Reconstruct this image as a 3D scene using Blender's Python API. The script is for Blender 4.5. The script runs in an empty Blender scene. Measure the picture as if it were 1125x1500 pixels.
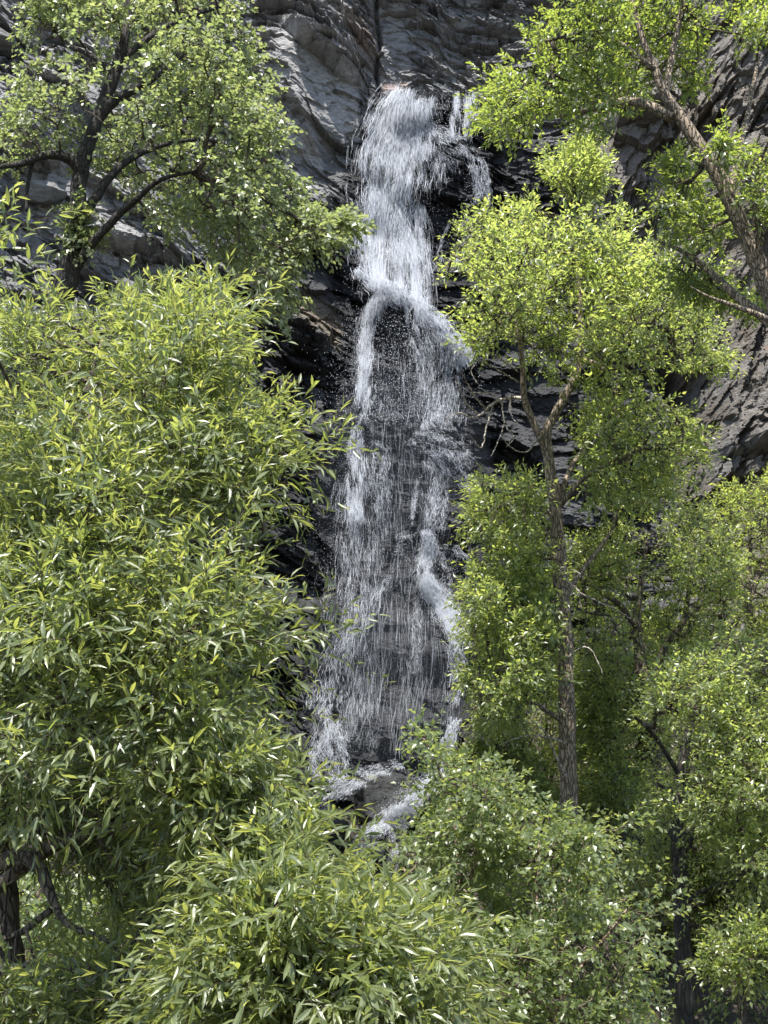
import bpy, math
import numpy as np
from mathutils import Vector

rng = np.random.default_rng(7)
SC = bpy.context.scene
COL = SC.collection

# ------------------------------------------------------------------ camera
EYE = np.array([0.0, 0.0, 1.6])
PITCH = math.radians(12.0)
FPX = 1866.0                                   # focal length in photograph pixels (1125 x 1500)
CP, SP = math.cos(PITCH), math.sin(PITCH)

def at(px, py, Y):
    """the place at distance Y (metres north of the viewer) seen in the direction of photo pixel px, py"""
    px, py, Y = np.broadcast_arrays(np.asarray(px, float), np.asarray(py, float), np.asarray(Y, float))
    u = (px - 562.5) / FPX
    v = (750.0 - py) / FPX
    k = Y / (CP - v * SP)
    return np.stack([u * k, Y, EYE[2] + (SP + v * CP) * k], -1)

def to_px(P):
    d = P - EYE
    dep = d[..., 1] * CP + d[..., 2] * SP
    up = -d[..., 1] * SP + d[..., 2] * CP
    return 562.5 + FPX * d[..., 0] / dep, 750.0 - FPX * up / dep

def scale_at(Y):
    return Y / CP / FPX

# ------------------------------------------------------------------ noise
def _hash(ix, iy, iz, s):
    h = (ix.astype(np.int64) * 374761393 + iy.astype(np.int64) * 668265263 + iz * 2147483647 + s * 974634777) & 0xFFFFFFFF
    h = ((h ^ (h >> 13)) * 1274126177) & 0xFFFFFFFF
    h = ((h ^ (h >> 16)) * 2246822519) & 0xFFFFFFFF
    return ((h ^ (h >> 15)) & 0xFFFFFF) / float(0xFFFFFF)

def vnoise(x, y, s=0):
    ix, iy = np.floor(x), np.floor(y)
    fx, fy = x - ix, y - iy
    fx = fx * fx * (3 - 2 * fx); fy = fy * fy * (3 - 2 * fy)
    z = 0
    a = _hash(ix, iy, z, s); b = _hash(ix + 1, iy, z, s)
    c = _hash(ix, iy + 1, z, s); d = _hash(ix + 1, iy + 1, z, s)
    return (a + (b - a) * fx) * (1 - fy) + (c + (d - c) * fx) * fy

def fbm(x, y, s=0, o=4):
    t, a, n = 0, 0.5, 0
    for k in range(o):
        t = t + a * vnoise(x, y, s + 17 * k); n += a
        x, y, a = x * 2.03 + 11.3, y * 2.03 + 5.7, a * 0.5
    return t / n

def vnoise3(P, sc, s=0):
    x, y, z = P[..., 0] * sc, P[..., 1] * sc, P[..., 2] * sc
    iz = np.floor(z); fz = z - iz; fz = fz * fz * (3 - 2 * fz)
    a = vnoise(x + 31.7 * iz, y + 17.3 * iz, s); b = vnoise(x + 31.7 * (iz + 1), y + 17.3 * (iz + 1), s)
    return a + (b - a) * fz

def slabs(x, z, ang, sa, sb, s, tilt):
    """jointed rock: jittered cells stretched along the bedding, each with its own setback and tilt"""
    c, n = math.cos(ang), math.sin(ang)
    a = (x * c + z * n) / sa; b = (-x * n + z * c) / sb
    ia, ib = np.floor(a), np.floor(b)
    best = np.full(x.shape, 1e9); out = np.zeros(x.shape)
    for da in (-1, 0, 1):
        for db in (-1, 0, 1):
            ca, cb = ia + da, ib + db
            qa = ca + 0.15 + 0.7 * _hash(ca, cb, 1, s); qb = cb + 0.15 + 0.7 * _hash(ca, cb, 2, s)
            dx, dz = a - qa, b - qb
            sk = (_hash(ca, cb, 6, s) - 0.5) * 1.3
            d = np.maximum(np.abs(dx + sk * dz) * 0.95, np.abs(dz - 0.4 * sk * dx)) + 0.12 * np.abs(dx + dz)
            h = _hash(ca, cb, 3, s) - 0.5 + tilt * ((_hash(ca, cb, 4, s) - 0.5) * dx * 1.3 - (_hash(ca, cb, 5, s) - 0.38) * dz * 1.3)
            m = d < best
            best = np.where(m, d, best); out = np.where(m, h, out)
    return out

def in_poly(px, py, poly):
    poly = np.asarray(poly, float)
    ins = np.zeros(np.shape(px), bool)
    n = len(poly)
    for i in range(n):
        (x1, y1), (x2, y2) = poly[i], poly[(i + 1) % n]
        cond = (y1 > py) != (y2 > py)
        xi = (x2 - x1) * (py - y1) / (y2 - y1 + 1e-12) + x1
        ins ^= cond & (px < xi)
    return ins

def edge_dist(px, py, poly):
    poly = np.asarray(poly, float)
    best = np.full(np.shape(px), 1e9)
    n = len(poly)
    for i in range(n):
        a, b = poly[i], poly[(i + 1) % n]
        ab = b - a
        t = np.clip(((px - a[0]) * ab[0] + (py - a[1]) * ab[1]) / (ab @ ab + 1e-9), 0, 1)
        best = np.minimum(best, np.hypot(px - a[0] - t * ab[0], py - a[1] - t * ab[1]))
    return best

def soft_poly(px, py, poly, w):
    d = edge_dist(px, py, poly)
    return np.clip(0.5 + np.where(in_poly(px, py, poly), d, -d) / (2 * w), 0, 1)

# ------------------------------------------------------------------ objects
def tag(o, label=None, cat=None, group=None, kind=None):
    if label: o['label'] = label
    if cat: o['category'] = cat
    if group: o['group'] = group
    if kind: o['kind'] = kind
    return o

def empty(name, loc, label, cat, group=None):
    o = bpy.data.objects.new(name, None)
    o.location = loc; o.empty_display_size = 0.3
    COL.objects.link(o)
    return tag(o, label, cat, group)

def mk(name, V, faces, mat, parent=None, attrs=None, smooth=True, origin=None):
    """one mesh object; vertices come in world space and are stored about the thing's base"""
    V = np.asarray(V, np.float32)
    if origin is None:
        origin = np.array(parent.location) if parent is not None else np.zeros(3)
    me = bpy.data.meshes.new(name)
    me.vertices.add(len(V)); me.vertices.foreach_set('co', (V - np.asarray(origin, np.float32)).ravel())
    faces = [np.asarray(f, np.int32) for f in faces if len(f)]
    nl = sum(f.size for f in faces); nf = sum(len(f) for f in faces)
    me.loops.add(nl); me.polygons.add(nf)
    me.loops.foreach_set('vertex_index', np.concatenate([f.ravel() for f in faces]))
    tot = np.concatenate([np.full(len(f), f.shape[1], np.int32) for f in faces])
    me.polygons.foreach_set('loop_start', np.concatenate([[0], np.cumsum(tot)[:-1]]).astype(np.int32))
    me.polygons.foreach_set('use_smooth', np.full(nf, bool(smooth)))
    for k, a in (attrs or {}).items():
        t = me.attributes.new(k, 'FLOAT', 'POINT'); t.data.foreach_set('value', np.asarray(a, np.float32))
    me.update(calc_edges=True); me.validate()
    me.materials.append(mat)
    o = bpy.data.objects.new(name, me); COL.objects.link(o)
    if parent is not None: o.parent = parent
    else: o.location = origin
    return o

# ------------------------------------------------------------------ materials
class NT:
    def __init__(s, name):
        s.m = bpy.data.materials.new(name); s.m.use_nodes = True
        s.t = s.m.node_tree; s.t.nodes.clear()
        s.out = s.n('ShaderNodeOutputMaterial')
    def n(s, typ, **kw):
        nd = s.t.nodes.new(typ)
        for k, v in kw.items():
            if k.startswith('i_'):
                k = k[2:]; key = int(k) if k.isdigit() else k.replace('_', ' ')
                nd.inputs[key].default_value = v
            else: setattr(nd, k, v)
        return nd
    def l(s, a, b): s.t.links.new(a, b)
    def attr(s, name): return s.n('ShaderNodeAttribute', attribute_name=name).outputs['Fac']
    def mixc(s, f, a, b, mode='MIX'):
        nd = s.n('ShaderNodeMix', data_type='RGBA', blend_type=mode)
        for sock, v in ((nd.inputs[0], f), (nd.inputs[6], a), (nd.inputs[7], b)):
            if hasattr(v, 'is_linked'): s.l(v, sock)
            else: sock.default_value = v if not isinstance(v, tuple) else (*v, 1)[:4]
        return nd.outputs[2]
    def math(s, op, a, b=0.0, clamp=False):
        nd = s.n('ShaderNodeMath', operation=op, use_clamp=clamp)
        for sock, v in ((nd.inputs[0], a), (nd.inputs[1], b)):
            if hasattr(v, 'is_linked'): s.l(v, sock)
            else: sock.default_value = v
        return nd.outputs[0]
    def coords(s, scale=(1, 1, 1), rot=(0, 0, 0)):
        tc = s.n('ShaderNodeTexCoord'); mp = s.n('ShaderNodeMapping')
        mp.inputs['Scale'].default_value = scale; mp.inputs['Rotation'].default_value = rot
        s.l(tc.outputs['Object'], mp.inputs[0]); return mp.outputs[0]
    def noise(s, vec, scale, detail=5, rough=0.6):
        nd = s.n('ShaderNodeTexNoise'); nd.inputs['Scale'].default_value = scale
        nd.inputs['Detail'].default_value = detail; nd.inputs['Roughness'].default_value = rough
        s.l(vec, nd.inputs['Vector']); return nd.outputs['Fac']
    def ramp(s, f, *stops):
        nd = s.n('ShaderNodeValToRGB'); e = nd.color_ramp.elements
        while len(e) < len(stops): e.new(0.5)
        for el, (p, c) in zip(e, stops): el.position = p; el.color = (*c, 1)
        s.l(f, nd.inputs[0]); return nd.outputs[0]

def rock_mat(name, tint=(1, 1, 1), dip=0.35):
    t = NT(name)
    v = t.coords((0.7, 0.7, 2.4), (0, dip, 0)); v2 = t.coords()
    n1 = t.noise(v, 1.6, 9, 0.66); n2 = t.noise(v2, 0.7, 6, 0.6); n3 = t.noise(v, 9.0, 7, 0.7)
    c = t.ramp(n1, (0.25, tuple(0.045 * k for k in tint)), (0.48, tuple(0.115 * k for k in tint)), (0.7, tuple(0.23 * k for k in tint)))
    c = t.mixc(t.math('MULTIPLY', n2, 0.18), c, (0.15, 0.13, 0.105))
    light, tan, wet, rust = (t.attr(a) for a in ('light', 'tan', 'wet', 'rust'))
    lc = t.ramp(n3, (0.3, (0.14, 0.14, 0.14)), (0.7, (0.36, 0.355, 0.35)))
    c = t.mixc(light, c, lc)
    tc = t.ramp(n3, (0.3, (0.06, 0.05, 0.039)), (0.7, (0.175, 0.148, 0.115)))
    c = t.mixc(tan, c, tc)
    c = t.mixc(rust, c, (0.33, 0.13, 0.045))
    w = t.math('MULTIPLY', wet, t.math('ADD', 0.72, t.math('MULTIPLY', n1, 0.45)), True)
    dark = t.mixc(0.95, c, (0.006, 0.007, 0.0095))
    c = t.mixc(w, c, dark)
    p = t.n('ShaderNodeBsdfPrincipled'); t.l(c, p.inputs['Base Color'])
    r = t.math('SUBTRACT', t.math('ADD', 0.58, t.math('MULTIPLY', n3, 0.3)), t.math('MULTIPLY', w, 0.22))
    t.l(r, p.inputs['Roughness']); p.inputs['Specular IOR Level'].default_value = 0.3
    b = t.n('ShaderNodeBump'); b.inputs['Strength'].default_value = 0.9; b.inputs['Distance'].default_value = 0.09
    h = t.math('ADD', t.math('MULTIPLY', n3, 0.5), t.math('MULTIPLY', t.noise(v, 26, 6, 0.7), 0.3))
    t.l(h, b.inputs['Height']); t.l(b.outputs[0], p.inputs['Normal'])
    t.l(p.outputs[0], t.out.inputs[0]); return t.m

def leaf_mat(name, dark, pale, trans, glos=0.38, tw=0.42, spec=0.5):
    t = NT(name)
    r = t.attr('rnd'); g = t.attr('age')
    c = t.mixc(r, dark, pale)
    tr = t.mixc(g, trans, tuple(min(1, k * 1.25 + 0.02) for k in (trans[0] * 1.2, trans[1], trans[2])))
    c = t.mixc(t.math('MULTIPLY', g, 0.5), c, tuple(k * 0.35 for k in trans))
    p = t.n('ShaderNodeBsdfPrincipled'); t.l(c, p.inputs['Base Color'])
    p.inputs['Roughness'].default_value = glos
    p.inputs['Specular IOR Level'].default_value = spec
    tl = t.n('ShaderNodeBsdfTranslucent'); t.l(tr, tl.inputs[0])
    mx = t.n('ShaderNodeMixShader'); mx.inputs[0].default_value = tw
    t.l(p.outputs[0], mx.inputs[1]); t.l(tl.outputs[0], mx.inputs[2])
    t.l(mx.outputs[0], t.out.inputs[0]); return t.m

def bark_mat(name, dark, pale, scale=9.0, tall=0.3, mark=None):
    t = NT(name)
    v = t.coords((1, 1, tall)); v2 = t.coords()
    wv = t.n('ShaderNodeTexVoronoi', feature='DISTANCE_TO_EDGE'); wv.inputs['Scale'].default_value = scale
    nz = t.n('ShaderNodeTexNoise'); nz.inputs['Scale'].default_value = 5; nz.inputs['Detail'].default_value = 4
    t.l(v, nz.inputs['Vector'])
    mv = t.n('ShaderNodeVectorMath', operation='MULTIPLY_ADD')
    t.l(nz.outputs['Color'], mv.inputs[0]); mv.inputs[1].default_value = (0.22, 0.22, 0.22); t.l(v, mv.inputs[2])
    t.l(mv.outputs[0], wv.inputs['Vector'])
    cr = t.math('ADD', t.math('MULTIPLY', wv.outputs['Distance'], 6.0, True), 0.12, True)
    n = t.noise(v, 14, 6, 0.7); n2 = t.noise(v2, 3, 3)
    f = t.math('MULTIPLY', cr, t.math('ADD', 0.45, t.math('MULTIPLY', n, 0.8)), True)
    c = t.mixc(f, dark, pale)
    c = t.mixc(t.math('MULTIPLY', n2, 0.55), c, tuple(0.6 * k for k in dark))
    if mark:
        hv = t.coords((2.0, 2.0, 14.0))
        mk_ = t.math('GREATER_THAN', t.noise(hv, 3.0, 3), 0.6)
        c = t.mixc(mk_, c, mark)
    p = t.n('ShaderNodeBsdfPrincipled'); t.l(c, p.inputs['Base Color']); p.inputs['Roughness'].default_value = 0.85
    b = t.n('ShaderNodeBump'); b.inputs['Strength'].default_value = 0.9; b.inputs['Distance'].default_value = 0.03
    t.l(t.math('ADD', cr, t.math('MULTIPLY', n, 0.5)), b.inputs['Height']); t.l(b.outputs[0], p.inputs['Normal'])
    t.l(p.outputs[0], t.out.inputs[0]); return t.m

def water_mat():
    t = NT('white water')
    p = t.n('ShaderNodeBsdfPrincipled'); p.inputs['Base Color'].default_value = (0.75, 0.78, 0.83, 1)
    p.inputs['Roughness'].default_value = 0.3
    tl = t.n('ShaderNodeBsdfTranslucent'); tl.inputs[0].default_value = (0.78, 0.81, 0.87, 1)
    mx = t.n('ShaderNodeMixShader'); mx.inputs[0].default_value = 0.45
    t.l(p.outputs[0], mx.inputs[1]); t.l(tl.outputs[0], mx.inputs[2]); t.l(mx.outputs[0], t.out.inputs[0]); return t.m

def soil_mat():
    t = NT('soil and leaf litter')
    v = t.coords(); n = t.noise(v, 1.2, 8, 0.7); n2 = t.noise(v, 22, 6, 0.75)
    c = t.ramp(n, (0.3, (0.025, 0.02, 0.016)), (0.55, (0.055, 0.043, 0.034)), (0.75, (0.1, 0.08, 0.062)))
    c = t.mixc(t.math('MULTIPLY', n2, 0.55), c, (0.05, 0.04, 0.03))
    p = t.n('ShaderNodeBsdfPrincipled'); t.l(c, p.inputs['Base Color']); p.inputs['Roughness'].default_value = 0.95
    b = t.n('ShaderNodeBump'); b.inputs['Strength'].default_value = 0.9; b.inputs['Distance'].default_value = 0.08
    t.l(n2, b.inputs['Height']); t.l(b.outputs[0], p.inputs['Normal']); t.l(p.outputs[0], t.out.inputs[0]); return t.m

M_ROCK = rock_mat('jointed slate', (0.95, 0.98, 1.04))
M_BOULDER = rock_mat('boulder slate', (0.62, 0.66, 0.64), 0.1)  # own grey-green, with the trees' shade also darkened into the tint
M_WATER = water_mat()
M_SOIL = soil_mat()
M_WILLOW = leaf_mat('willow leaves', (0.045, 0.065, 0.026), (0.10, 0.125, 0.062), (0.45, 0.55, 0.11), 0.42, 0.37, 0.9)
M_COTTON = leaf_mat('cottonwood leaves', (0.10, 0.125, 0.06), (0.19, 0.215, 0.12), (0.42, 0.52, 0.16), 0.34, 0.38, 0.9)
M_NARROW = leaf_mat('narrow cottonwood leaves', (0.05, 0.075, 0.026), (0.105, 0.132, 0.055), (0.50, 0.62, 0.13), 0.36, 0.48, 0.9)
M_LEAN = leaf_mat('darker narrow leaves', (0.042, 0.066, 0.024), (0.088, 0.115, 0.048), (0.43, 0.56, 0.085), 0.36, 0.42, 0.8)
M_BIRCH = leaf_mat('birch leaves', (0.055, 0.082, 0.034), (0.10, 0.128, 0.06), (0.42, 0.53, 0.12), 0.38, 0.42, 0.8)
M_BRIGHT = leaf_mat('young bright leaves', (0.09, 0.12, 0.035), (0.14, 0.17, 0.07), (0.52, 0.64, 0.11), 0.4, 0.45, 0.5)
M_BARK_DARK = bark_mat('dark furrowed bark', (0.010, 0.008, 0.007), (0.06, 0.05, 0.041), 24, 0.16)
M_BARK_PALE = bark_mat('pale plated bark', (0.05, 0.039, 0.028), (0.38, 0.30, 0.215), 32, 0.26)
M_BARK_GREY = bark_mat('grey brown bark', (0.03, 0.024, 0.018), (0.17, 0.135, 0.1), 26, 0.25)
M_BIRCHBARK = bark_mat('birch bark', (0.13, 0.075, 0.05), (0.48, 0.36, 0.28), 6, 0.8, (0.06, 0.04, 0.03))
M_WHITELOG = bark_mat('white bark', (0.2, 0.19, 0.17), (0.75, 0.73, 0.68), 5, 0.8, (0.12, 0.1, 0.08))
M_DEADWOOD = bark_mat('dead grey wood', (0.2, 0.17, 0.14), (0.5, 0.45, 0.38), 16, 0.3)
M_TWIG = bark_mat('twig bark', (0.05, 0.04, 0.028), (0.14, 0.11, 0.075), 16, 0.4)

# ------------------------------------------------------------------ cliff
def axis(lo, a, b, hi, fine, coarse):
    return np.concatenate([np.arange(lo, a, coarse), np.arange(a, b, fine), np.arange(b, hi, coarse)])
GX = axis(-20, -10.5, 10.5, 20, 0.026, 0.16)
GZ = axis(-3.0, -2.0, 22.0, 27, 0.027, 0.16)
X, Z = np.meshgrid(GX, GZ, indexing='ij')

CTRL = [(-300, 0, 25.5), (0, 0, 26.6), (200, 0, 27.4), (400, 0, 27.3), (500, 0, 28.0), (560, 20, 28.9), (700, 20, 30.0), (850, 20, 29.6), (1000, 50, 28.5),
        (1125, 50, 27), (1400, 50, 25.5), (570, 105, 29.3), (700, 105, 29.6), (800, 130, 29.3), (580, 200, 28.3), (680, 200, 28.7), (750, 230, 28.6), (430, 100, 26.9),
        (500, 150, 27.5), (440, 200, 26.8), (350, 200, 26.3), (500, 250, 27.7), (480, 330, 27.4), (560, 330, 28.1), (650, 330, 28.5), (720, 330, 28.6), (450, 420, 27.4),
        (520, 430, 27.6), (600, 450, 27.5), (660, 520, 27.5), (450, 600, 26.9), (520, 650, 27.0), (600, 640, 27.2), (700, 680, 27.0), (760, 640, 27.4), (460, 800, 26.4),
        (560, 800, 26.7), (650, 830, 26.4), (720, 800, 26.6), (450, 1000, 25.9), (560, 1000, 26.3), (660, 1000, 26.0), (450, 1150, 25.2), (560, 1130, 25.7), (650, 1100, 25.4),
        (500, 1300, 24.2), (600, 1280, 24.4), (880, 250, 27.4), (950, 260, 26.9), (900, 400, 27.6), (1060, 600, 25.6), (990, 560, 27.6), (1100, 300, 26), (1100, 120, 26.6),
        (1080, 720, 25.2), (900, 700, 26.8), (850, 1000, 25.8), (1000, 1000, 25), (1300, 600, 24.5), (1300, 1200, 23.5), (50, 50, 26), (50, 250, 25.4), (100, 350, 26.1),
        (200, 400, 26), (50, 500, 25.5), (200, 700, 25.2), (100, 1000, 25), (-300, 500, 24.5), (-300, 1200, 23.5), (200, 1300, 23.6), (800, 1300, 24.0), (1000, 1300, 23.8)]
def cliff_base(x, z):
    num = np.zeros(x.shape); den = np.full(x.shape, 1e-9)
    for px, py, Y in CTRL:
        p = at(px, py, 28.0)
        d2 = (x - p[0]) ** 2 + (z - p[2]) ** 2
        w = 1.0 / (d2 + 0.45) ** 1.6
        num += w * Y; den += w
    return num / den

PX, PY = to_px(np.stack([X, np.full(X.shape, 27.6), Z], -1))

def band(line, up, down, soft_ends=60):
    """signed height (photo px) above a ledge line, and a window along it"""
    line = np.asarray(line, float)
    yl = np.interp(PX, line[:, 0], line[:, 1])
    win = np.clip((PX - line[0, 0]) / soft_ends, 0, 1) * np.clip((line[-1, 0] - PX) / soft_ends, 0, 1)
    wob = (slabs(X, Z, 0.5, 0.5, 0.35, 91, 0.0)) * 14
    return yl - PY + wob, win * win * (3 - 2 * win)

def build_cliff():
    Y = cliff_base(X, Z)
    wx = X + 0.16 * (fbm(X * 0.5, Z * 0.5, 3, 2) - 0.5) + 0.03 * (fbm(X * 4, Z * 4, 5) - 0.5)
    wz = Z + 0.18 * (fbm(X * 0.5, Z * 0.5, 8, 2) - 0.5) + 0.03 * (fbm(X * 4, Z * 4, 9) - 0.5)
    def rock(ang, s, k=1.0):
        h = 0.55 * slabs(wx, wz, ang, 1.7 * k, 0.85 * k, s, 0.9)
        rg = np.clip(2.2 * (fbm(X * 0.55 + 3, Z * 0.55, s + 50, 3) - 0.5) + 0.75, 0.25, 1.25)
        h += 0.42 * (0.4 + 0.6 * rg) * slabs(wx, wz, ang + 0.25, 0.75 * k, 0.34 * k, s + 1, 1.0)
        h += 0.20 * rg * slabs(wx, wz, ang - 0.15, 0.42 * k, 0.15 * k, s + 2, 1.1)
        h += 0.09 * rg * slabs(wx, wz, ang + 0.1, 0.2 * k, 0.07 * k, s + 3, 1.0)
        return h
    left = rock(math.radians(-30), 100)
    mid = rock(math.radians(-12), 200)
    right = rock(math.radians(72), 300, 1.15)
    mL = soft_poly(PX, PY, [(-900, -600), (545, -600), (545, 180), (520, 420), (520, 1500), (-900, 1500)], 25)
    mR = soft_poly(PX, PY, [(860, -600), (860, 300), (960, 480), (940, 1500), (2000, 1500), (2000, -600)], 30)
    d = mL * left + mR * right + np.clip(1 - mL - mR, 0, 1) * mid
    fall = soft_poly(PX, PY, [(560, 125), (700, 125), (730, 330), (680, 500), (720, 700), (700, 900), (690, 1250), (440, 1250), (490, 900), (505, 600), (515, 300)], 30)
    slab1 = soft_poly(PX, PY, [(402, 70), (430, 62), (470, 95), (525, 112), (528, 200), (505, 205), (450, 150), (412, 105)], 3)
    slab2 = soft_poly(PX, PY, [(380, 140), (415, 160), (470, 230), (475, 258), (440, 235), (385, 225)], 3)
    block = soft_poly(PX, PY, [(556, 0), (596, 0), (606, 60), (598, 95), (558, 95)], 4)
    tanp = soft_poly(PX, PY, [(440, 440), (470, 452), (506, 475), (503, 530), (470, 515), (435, 485)], 8)
    smooth = np.clip(np.maximum.reduce([slab1, slab2, block]), 0, 1)
    amp = (1 - 0.42 * fall) * (1 - 0.55 * smooth)
    Y = Y - 1.0 * d * amp
    # fluted overhang texture of the right-hand cliff
    Y -= mR * 0.35 * (fbm(X * 2.6, Z * 0.7, 44, 4) - 0.5)
    # ledges: +a juts out above the line with a sharp undercut; 'shelf' steps out below the line
    def over(line, a, h):
        nonlocal Y
        s, w = band(line, 0, 0); Y = Y - w * a * np.where(s > 0, np.exp(-np.clip(s, 0, None) / h), np.clip(1 + s / 16.0, 0, 1) ** 0.7)
    def shelf(line, a, h):
        nonlocal Y
        s, w = band(line, 0, 0); k = np.clip(-s / 7.0, 0, 1); Y = Y - w * a * np.where(s < 0, k * np.exp(np.clip(s, None, 0) / h), 0)
    over([(395, 25), (440, 70), (500, 100), (560, 106)], 0.9, 45)
    over([(380, 120), (440, 180), (490, 255)], 0.5, 40)
    over([(-30, 85), (60, 105)], 0.9, 60)
    over([(-40, 262), (60, 265), (140, 285)], 0.9, 35)
    over([(120, 380), (220, 400), (330, 430)], 0.7, 30)
    over([(360, 345), (450, 362), (525, 402)], 0.9, 28)
    over([(400, 520), (450, 505), (530, 560)], 0.5, 30)
    over([(380, 690), (450, 670), (520, 640)], 0.35, 35)
    over([(600, 205), (660, 215), (720, 250)], 0.55, 26)
    over([(610, 255), (650, 250), (690, 265)], 0.5, 18)
    over([(860, 185), (930, 175), (1020, 185)], 0.9, 60)
    over([(960, 500), (1010, 560), (1060, 590)], 0.8, 60)
    over([(1000, 690), (1060, 690), (1160, 700)], 0.7, 60)
    shelf([(520, 390), (575, 430), (625, 455), (720, 545)], 0.75, 90)
    shelf([(505, 610), (560, 635), (640, 625), (730, 720)], 0.6, 90)
    shelf([(560, 780), (620, 770), (680, 800), (740, 840)], 0.55, 100)
    shelf([(480, 940), (530, 905), (580, 890)], 0.4, 90)
    shelf([(555, 126), (640, 130), (760, 140)], 0.9, 200)
    # dark cleft between the right-hand buttresses, vertical crack beside the block
    cleft = np.exp(-((PX - 985 - 12 * np.sin(PY / 30)) / 17.0) ** 2) * np.clip((PY - 520) / 40, 0, 1) * np.clip((760 - PY) / 60, 0, 1)
    Y += 1.3 * cleft
    crack = np.exp(-((PX - 553 - 3 * np.sin(PY / 13)) / 3.2) ** 2) * (PY < 105)
    Y += 0.3 * crack
    Y -= 0.035 * (fbm(X * 7, Z * 15, 60, 4) - 0.5) * 2
    fullw = fbm(X * 0.9, Z * 0.5, 21)
    wetp = soft_poly(PX, PY, [(555, 118), (800, 110), (850, 250), (900, 420), (960, 500), (960, 1400), (330, 1400), (330, 420), (400, 340), (470, 310), (495, 250), (525, 180)], 40)
    wet = np.clip(wetp * (0.85 + 0.5 * (fullw - 0.45)) + 1.3 * fall, 0, 1.35) * (1 - np.maximum(slab1, slab2)) * (1 - 1.0 * tanp) * (1 - 0.9 * block)
    n2 = fbm(X * 1.4, Z * 1.4, 33)
    light = np.clip(np.maximum.reduce([slab1 * 0.95, slab2 * 0.95, block * 0.35, mL * 0.7 * (PY < 430) * np.clip(n2 * 3 - 0.8, 0, 1)]), 0, 1)
    light = np.maximum(light, 0.6 * (PY < 112) * np.clip(fbm(X * 2.2, Z * 4.0, 35) * 3 - 1.1, 0, 1))
    lip = soft_poly(PX, PY, [(575, 112), (700, 112), (705, 127), (580, 127)], 3)
    light = np.maximum(light, lip * 0.4)
    tan = np.clip(np.maximum(tanp * 1.0, mR * (0.5 + 0.6 * (n2 - 0.3))), 0, 1) * (1 - 0.6 * wet * (1 - tanp))
    r1 = soft_poly(PX, PY, [(1100, 540), (1112, 545), (1122, 600), (1112, 600)], 6)
    r2 = soft_poly(PX, PY, [(562, 78), (596, 78), (590, 95), (560, 95)], 5) * 0.5
    r3 = soft_poly(PX, PY, [(500, 5), (545, 10), (550, 70), (535, 75)], 12) * 0.25 * np.clip(n2 * 4 - 1.4, 0, 1)
    rust = np.clip((r1 * 0.8 + r2 + r3) * np.clip(fbm(X * 5, Z * 2, 71) * 2.2 - 0.4, 0, 1), 0, 1)
    return Y, dict(wet=wet, light=light, tan=tan, rust=rust)

YC, CATTR = build_cliff()
nx, nz = X.shape
idx = np.arange(nx * nz).reshape(nx, nz)
quads = np.stack([idx[:-1, :-1], idx[1:, :-1], idx[1:, 1:], idx[:-1, 1:]], -1).reshape(-1, 4)
cliff = mk('cliff', np.stack([X, YC, Z], -1).reshape(-1, 3), [quads], M_ROCK, None, {k: v.ravel() for k, v in CATTR.items()}, False)
tag(cliff, 'dark jointed slate cliff behind the waterfall, brown on its right side', None, None, 'structure')

# smoothed copy of the face (and the boulders at its foot) for the water to run over
def blur(a, r):
    for ax in (0, 1):
        p = np.pad(a, [(r, r) if k == ax else (0, 0) for k in (0, 1)], mode='edge')
        c = np.cumsum(p, ax); c = np.insert(c, 0, 0, ax)
        n = a.shape[ax]
        a = (np.take(c, np.arange(2 * r + 1, 2 * r + 1 + n), ax) - np.take(c, np.arange(0, n), ax)) / (2 * r + 1)
    return a

# ------------------------------------------------------------------ ground
def ground_z(x, y):
    z = -0.15 - 0.9 * np.clip((y - 2) / 6, 0, 1) - 0.25 * np.clip((y - 9) / 6, 0, 1)
    sm = lambda v: np.clip(v, 0, 1) ** 2 * (3 - 2 * np.clip(v, 0, 1))
    z = z + sm((x - 1.0) / 2.2) * 1.8 * sm((y - 10.5) / 5.5)          # right bank
    z = z + sm((-x - 2.6) / 2.6) * 7.6 * sm((y - 12.5) / 5.0)         # steep left hillside
    z = z + np.clip((y - 17.5) / 7.5, 0, 1) * 2.5                     # talus cone below the fall
    ch = np.exp(-((x - (-0.1 - 0.05 * (y - 20))) / 1.1) ** 2)
    z = z - 0.3 * ch * np.clip((y - 8) / 4, 0, 1)
    return z + 0.22 * (fbm(x * 0.7, y * 0.7, 55, 4) - 0.5) * np.clip(np.hypot(x, y) / 3, 0.2, 1)
gx = axis(-60, -12, 12, 60, 0.12, 1.5); gy = axis(-30, 3, 30, 60, 0.12, 1.5)
A, B = np.meshgrid(gx, gy, indexing='ij')
gi = np.arange(A.size).reshape(A.shape)
ground = mk('ground', np.stack([A, B, ground_z(A, B)], -1).reshape(-1, 3),
            [np.stack([gi[:-1, :-1], gi[1:, :-1], gi[1:, 1:], gi[:-1, 1:]], -1).reshape(-1, 4)], M_SOIL)
tag(ground, 'brown earth and leaf litter of the gully floor', None, None, 'structure')

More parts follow.
